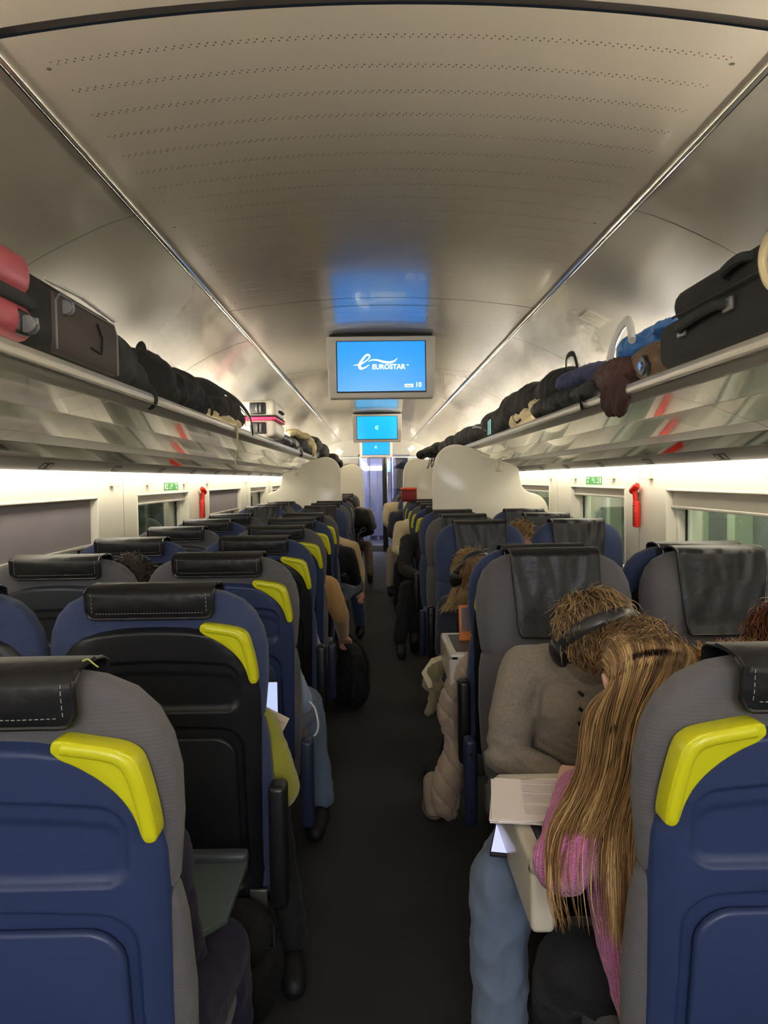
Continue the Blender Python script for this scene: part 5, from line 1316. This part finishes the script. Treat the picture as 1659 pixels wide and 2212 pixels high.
person('person with beige sleeve in the fourth left aisle seat', -0.55, 3.65, 1, 'pale', 'greyc', 'shoe', dict(sr=(-0.43, 3.60, 0.80), er=(-0.33, 3.62, 0.57)), 0.014)
person('person in a tan jumper leaning out of the fifth left aisle seat', -0.53, 4.45, 1, 'tan', 'blackcloth', 'shoe',
       dict(chest=(-0.47, 4.50, 0.78), sr=(-0.32, 4.50, 0.81), er=(-0.255, 4.52, 0.64), wr=(-0.25, 4.70, 0.48), neck=(-0.49, 4.5, 0.90), head=(-0.51, 4.55, 1.0)), 0.014)
person('person in a long black coat beyond the one in the tan jumper', -0.52, 6.35, 1, 'blackcloth', 'jeans2', 'shoe',
       dict(chest=(-0.42, 6.35, 0.78), sr=(-0.27, 6.35, 0.82), er=(-0.21, 6.40, 0.60), kr=(-0.22, 6.85, 0.50), ar=(-0.19, 6.98, 0.13), tr=(-0.20, 6.85, 0.045), hr=(-0.38, 6.4, 0.47)), 0.016)
person('person in a sand coloured jacket facing the camera, before the left partition', -0.45, 7.2, -1, 'sand', 'jeans2', 'shoe',
       dict(chest=(-0.38, 7.05, 0.76), belly=(-0.38, 7.05, 0.60), sr=(-0.52, 7.1, 0.84), sl=(-0.25, 7.05, 0.81), el=(-0.19, 7.0, 0.60), wl=(-0.18, 6.85, 0.44), neck=(-0.45, 7.1, 0.90), head=(-0.50, 7.1, 0.99)), 0.016)
person('person in black clothes with pale collar seen beyond the left partition', -0.40, 10.9, 1, 'blackcloth', 'brownc', 'shoe',
       dict(chest=(-0.30, 10.6, 0.90), sr=(-0.18, 10.6, 0.96), er=(-0.10, 10.65, 0.72), neck=(-0.33, 10.6, 0.98), head=(-0.38, 10.6, 1.04), kr=(-0.15, 10.9, 0.5), ar=(-0.12, 10.6, 0.13)), 0.018)
person('person in brown trousers near the left end, half outside the seat row', -0.40, 12.2, 1, 'greyc', 'brownc', 'sneaker',
       dict(chest=(-0.26, 12.0, 0.86), sr=(-0.14, 12.0, 0.92), er=(-0.06, 12.0, 0.70), neck=(-0.34, 12.0, 0.92), head=(-0.40, 12.0, 1.02)), 0.018)
pw, Qw, Rw = person('person with dark tousled hair in the left window seat, third row', -1.02, 2.95, 1, 'greyc', 'blackcloth', 'shoe', dict(head=(-0.955, 2.86, 1.045), neck=(-0.99, 2.9, 0.93)), 0.014)
hair_cap(pw, Qw['head'], Rw, ((40, 32, 26), (80, 66, 54)), n=900, ln=(0.04, 0.08), seed=15, rad=0.0015, flow=(0.3, -0.4, 0.2), cover=-0.4)
pe, Qe, Re = person('person with fair curly hair glimpsed between the right-hand seats', 0.92, 5.15, -1, 'greyc', 'blackcloth', 'shoe', dict(head=(0.865, 4.78, 1.04), neck=(0.9, 4.9, 0.92)), 0.016)
hair_cap(pe, Qe['head'], Re, ((120, 94, 56), (190, 154, 96)), n=500, ln=(0.04, 0.08), seed=16, rad=0.002, curl=0.014)
# ---- right side beyond the blonde person
person('person in black with boots, leg stretched into the aisle on the right', 0.46, 6.55, -1, 'blackcloth', 'blackcloth', 'shoe',
       dict(pelvis=(0.42, 6.75, 0.48), chest=(0.40, 6.85, 0.85), sr=(0.24, 6.8, 0.88), er=(0.20, 6.6, 0.66), kr=(0.22, 6.40, 0.52), ar=(0.15, 6.20, 0.14), tr=(0.15, 6.05, 0.045), kl=(0.36, 6.45, 0.5), al=(0.27, 6.3, 0.2), tl=(0.26, 6.2, 0.12), sl=(0.55, 6.8, 0.9), neck=(0.42, 6.85, 0.94), head=(0.46, 6.9, 1.04)), 0.014)
person('person in a cream jumper and dark trousers beyond the large right partition', 0.44, 8.2, -1, 'cream_c', 'blackcloth', 'shoe',
       dict(chest=(0.36, 8.4, 0.86), sr=(0.23, 8.35, 0.92), er=(0.18, 8.25, 0.68), kr=(0.22, 8.1, 0.52), ar=(0.19, 8.15, 0.13), neck=(0.42, 8.35, 0.94), head=(0.48, 8.35, 1.04)), 0.016)
person('person in grey jeans with turn-ups far down on the right', 0.42, 9.9, -1, 'navyc', 'pale', 'shoe',
       dict(chest=(0.33, 9.9, 0.90), sr=(0.2, 9.9, 0.96), er=(0.16, 9.75, 0.74), kr=(0.17, 9.6, 0.54), ar=(0.14, 9.5, 0.13), neck=(0.40, 9.9, 0.96), head=(0.46, 9.9, 1.05)), 0.018)
person('person in a pinkish cream coat furthest down on the right', 0.40, 11.6, -1, 'cream_c', 'blackcloth', 'shoe',
       dict(chest=(0.27, 11.5, 0.95), sr=(0.15, 11.5, 1.02), er=(0.12, 11.4, 0.8), neck=(0.34, 11.5, 1.0), head=(0.4, 11.5, 1.08)), 0.018)
# ================================================================ loose things around the seats
M['spot'] = mat('spot_glow', (255, 255, 255), 0.5, emit=((250, 248, 255), 2.2))
# beige puffer coat hanging into the aisle, with quilting grooves
M['quilt'] = mat('puffer_beige', (176, 154, 132), 0.55, sheen=0.2, bump=(30, 0.3))
def quilt(c, n):
    a = (c.z * 0.9 + c.x * 0.9 - c.y * 0.2) / 0.085; g = abs((a % 1.0) - 0.5) * 2
    a2 = (c.x * 1.2 - c.z * 0.35) / 0.16; g2 = abs((a2 % 1.0) - 0.5) * 2
    return -0.014 * max(0, g ** 7) - 0.008 * g2 ** 12 + 0.004 * noise.noise(c * 30)
def px_blob(name, pts, m_, label, cat, voxel, disp, iters=4, ysc=0.6):
    P_ = [(Vector(at(p[0], p[1], p[2])), p[3]) for p in pts]; c0 = P_[0][0]
    r = empty(name, c0, 0, label, cat); b = MB()
    for (a, ra), (c, rc) in zip(P_[:-1], P_[1:]):
        if ra is None or rc is None: continue
        cone_caps(b, a - c0, c - c0, ra, rc)
    blob(b, 'body', m_, r, voxel, iters, disp)
    return r
px_blob('puffer_coat', [(1020, 1408, 2.98, 0.018), (1010, 1442, 3.0, 0.05), (990, 1480, 3.03, 0.055), (974, 1530, 3.08, 0.060), (978, 1575, 3.10, 0.05), (985, 1600, 3.10, 0.045), (982, 1640, 3.10, 0.06), (965, 1690, 3.10, 0.07), (962, 1735, 3.10, 0.06), (968, 1750, 3.10, 0.045)],
        M['quilt'], 'beige quilted puffer coat hanging into the aisle beside the right armrests', 'coat', 0.007, quilt)
r = empty('aisle_sneaker', at(938, 1772, 3.2), 0, 'beige sneaker on the floor below the hanging puffer coat', 'shoe')
b = MB(); chain(b, [(0, 0, 0.0), (0.0, 0.10, 0.01), (0.01, 0.2, 0.04)], [0.036, 0.042, 0.045])
for v in b.v: v.z = max(v.z, -0.022)
blob(b, 'upper', M['sneaker'], r, 0.007, 3)
MB().ball((0, 0.08, -0.022), (0.048, 0.13, 0.014), 24, 10).build('sole', M['sole'], r)
r.location.z = 0.038
fold = wrinkle(0.010, 20, (1, 1, 0.6), 4)
px_blob('olive_jacket', [(958, 1440, 3.36, 0.028), (940, 1452, 3.36, 0.034), (930, 1475, 3.40, 0.034), (948, 1490, 3.36, 0.036), (938, 1515, 3.36, 0.026), (925, 1540, 3.36, 0.012)], M['olive'], 'olive and cream cotton jacket drooping off the second table', 'jacket', 0.007, fold, 3)
tag(MB().tube([tuple(at(963, 1418, 3.36)), tuple(at(940, 1432, 3.38)), tuple(at(921, 1456, 3.36)), tuple(at(930, 1486, 3.33))], [0.012, 0.026, 0.024, 0.01], 12, flat=0.5).build('cream_scarf', M['cream'], None), 'cream cloth edge lying over the olive jacket', 'scarf')
# lowered tray in front of the nearest left seat
r = empty('lowered_tray', (-0.51, 1.575, 0.580), 0, 'lowered grey-green folding tray behind the second left seat', 'tray')
MB().prism([(-0.17, -0.17), (0.06, -0.17), (0.12, -0.155), (0.165, -0.10), (0.17, 0.12), (-0.17, 0.12)], -0.008, 0.008, 'z').build('tray_leaf', mat('tray_green', (70, 80, 80), 0.45), r, bevel=0.004)
MB().box((0.10, 0.13, 0.012), (0.14, 0.035, 0.034)).build('tray_hinge', M['sh_grey'], r, bevel=0.012)
# phone and booklet held in the second left seat
ph = empty('lit_phone', at(578, 1515, 2.3), 0, 'phone with bright bluish screen in front of the third left seat', 'phone')
MB().box((0, 0.004, 0), (0.066, 0.008, 0.125)).build('phone_body', M['shoe'], ph, bevel=0.003)
MB().box((0, -0.001, 0), (0.060, 0.002, 0.116)).build('phone_screen', mat('phone_glow_blue', (150, 165, 230), 0.2, emit=((175, 190, 245), 0.75)), ph, sm=False)
bk = empty('booklet', at(580, 1560, 2.22), 0, 'cream booklet with a handwritten line beside the lit phone', 'booklet')
o = MB().box((0, 0, 0), (0.10, 0.004, 0.075)).build('page', mat('booklet_paper', (226, 208, 184), 0.8), bk, bevel=0.001); o.rotation_euler = (0, R(28), 0)
o2 = MB()
for k in range(14): o2.tube([(-0.04 + k * 0.006, -0.0028, 0.018 + 0.002 * (k % 2)), (-0.036 + k * 0.006, -0.0028, 0.019 - 0.002 * (k % 3))], 0.0006, 4)
o2 = o2.build('handwriting', M['puffer'], bk, sm=False); o2.rotation_euler = (0, R(28), 0)
# white charging cable
cb = dense([tuple(at(*p)) for p in ((668, 1515, 2.80), (680, 1530, 2.80), (687, 1560, 2.80), (685, 1580, 2.80), (678, 1590, 2.80))], 6)
tag(MB().tube(cb, 0.0035, 8).build('charging_cable', M['white'], None), 'white cable looping out beside the third left armrest', 'cable')
tag(MB().tube(dense([tuple(at(*p)) for p in ((178, 1428, 1.03), (190, 1424, 1.03), (200, 1432, 1.03), (212, 1441, 1.035))], 5), 0.0011, 6).build('loose_thread', mat('thread', (170, 180, 90), 0.8), None), 'loose pale thread on the nearest left headrest cover', 'thread')
# bag with metal buckle under the tray
r = soft('foot_bag', [((-0.40, 1.95, 0.20), (0.10, 0.12, 0.17)), ((-0.38, 1.85, 0.33), (0.07, 0.08, 0.08))], M['bag_black'], 'black bag with metal buckle on the floor behind the lowered tray', 'bag', seed=50, voxel=0.01)
MB().tube([(0.07, -0.12, 0.10), (0.095, -0.12, 0.11), (0.095, -0.12, 0.16), (0.07, -0.12, 0.15)], 0.004, 8, closed=True).build('buckle', M['chrome'], r)

for (px, py, d, side) in ((733, 975, 14.9, 'left'), (888, 969, 14.9, 'right')):
    p = at(px, py, d); r = empty('end_spotlight', p, 0, 'small bright white lamps glowing by the far end, %s side' % side, 'lamp', 'end lamps')
    MB().box((0, 0.02, 0), (0.13, 0.03, 0.10), (0, R(35 if side == 'left' else -35), 0)).build('lamp_plate', M['monitor'], r, bevel=0.006)
    for k in range(3):
        MB().cyl(((k - 1) * 0.036, 0.003, (k - 1) * (-0.026 if side == 'left' else 0.026)), ((k - 1) * 0.036, -0.004, (k - 1) * (-0.026 if side == 'left' else 0.026)), 0.015, 14).build('bulb', M['spot'], r)
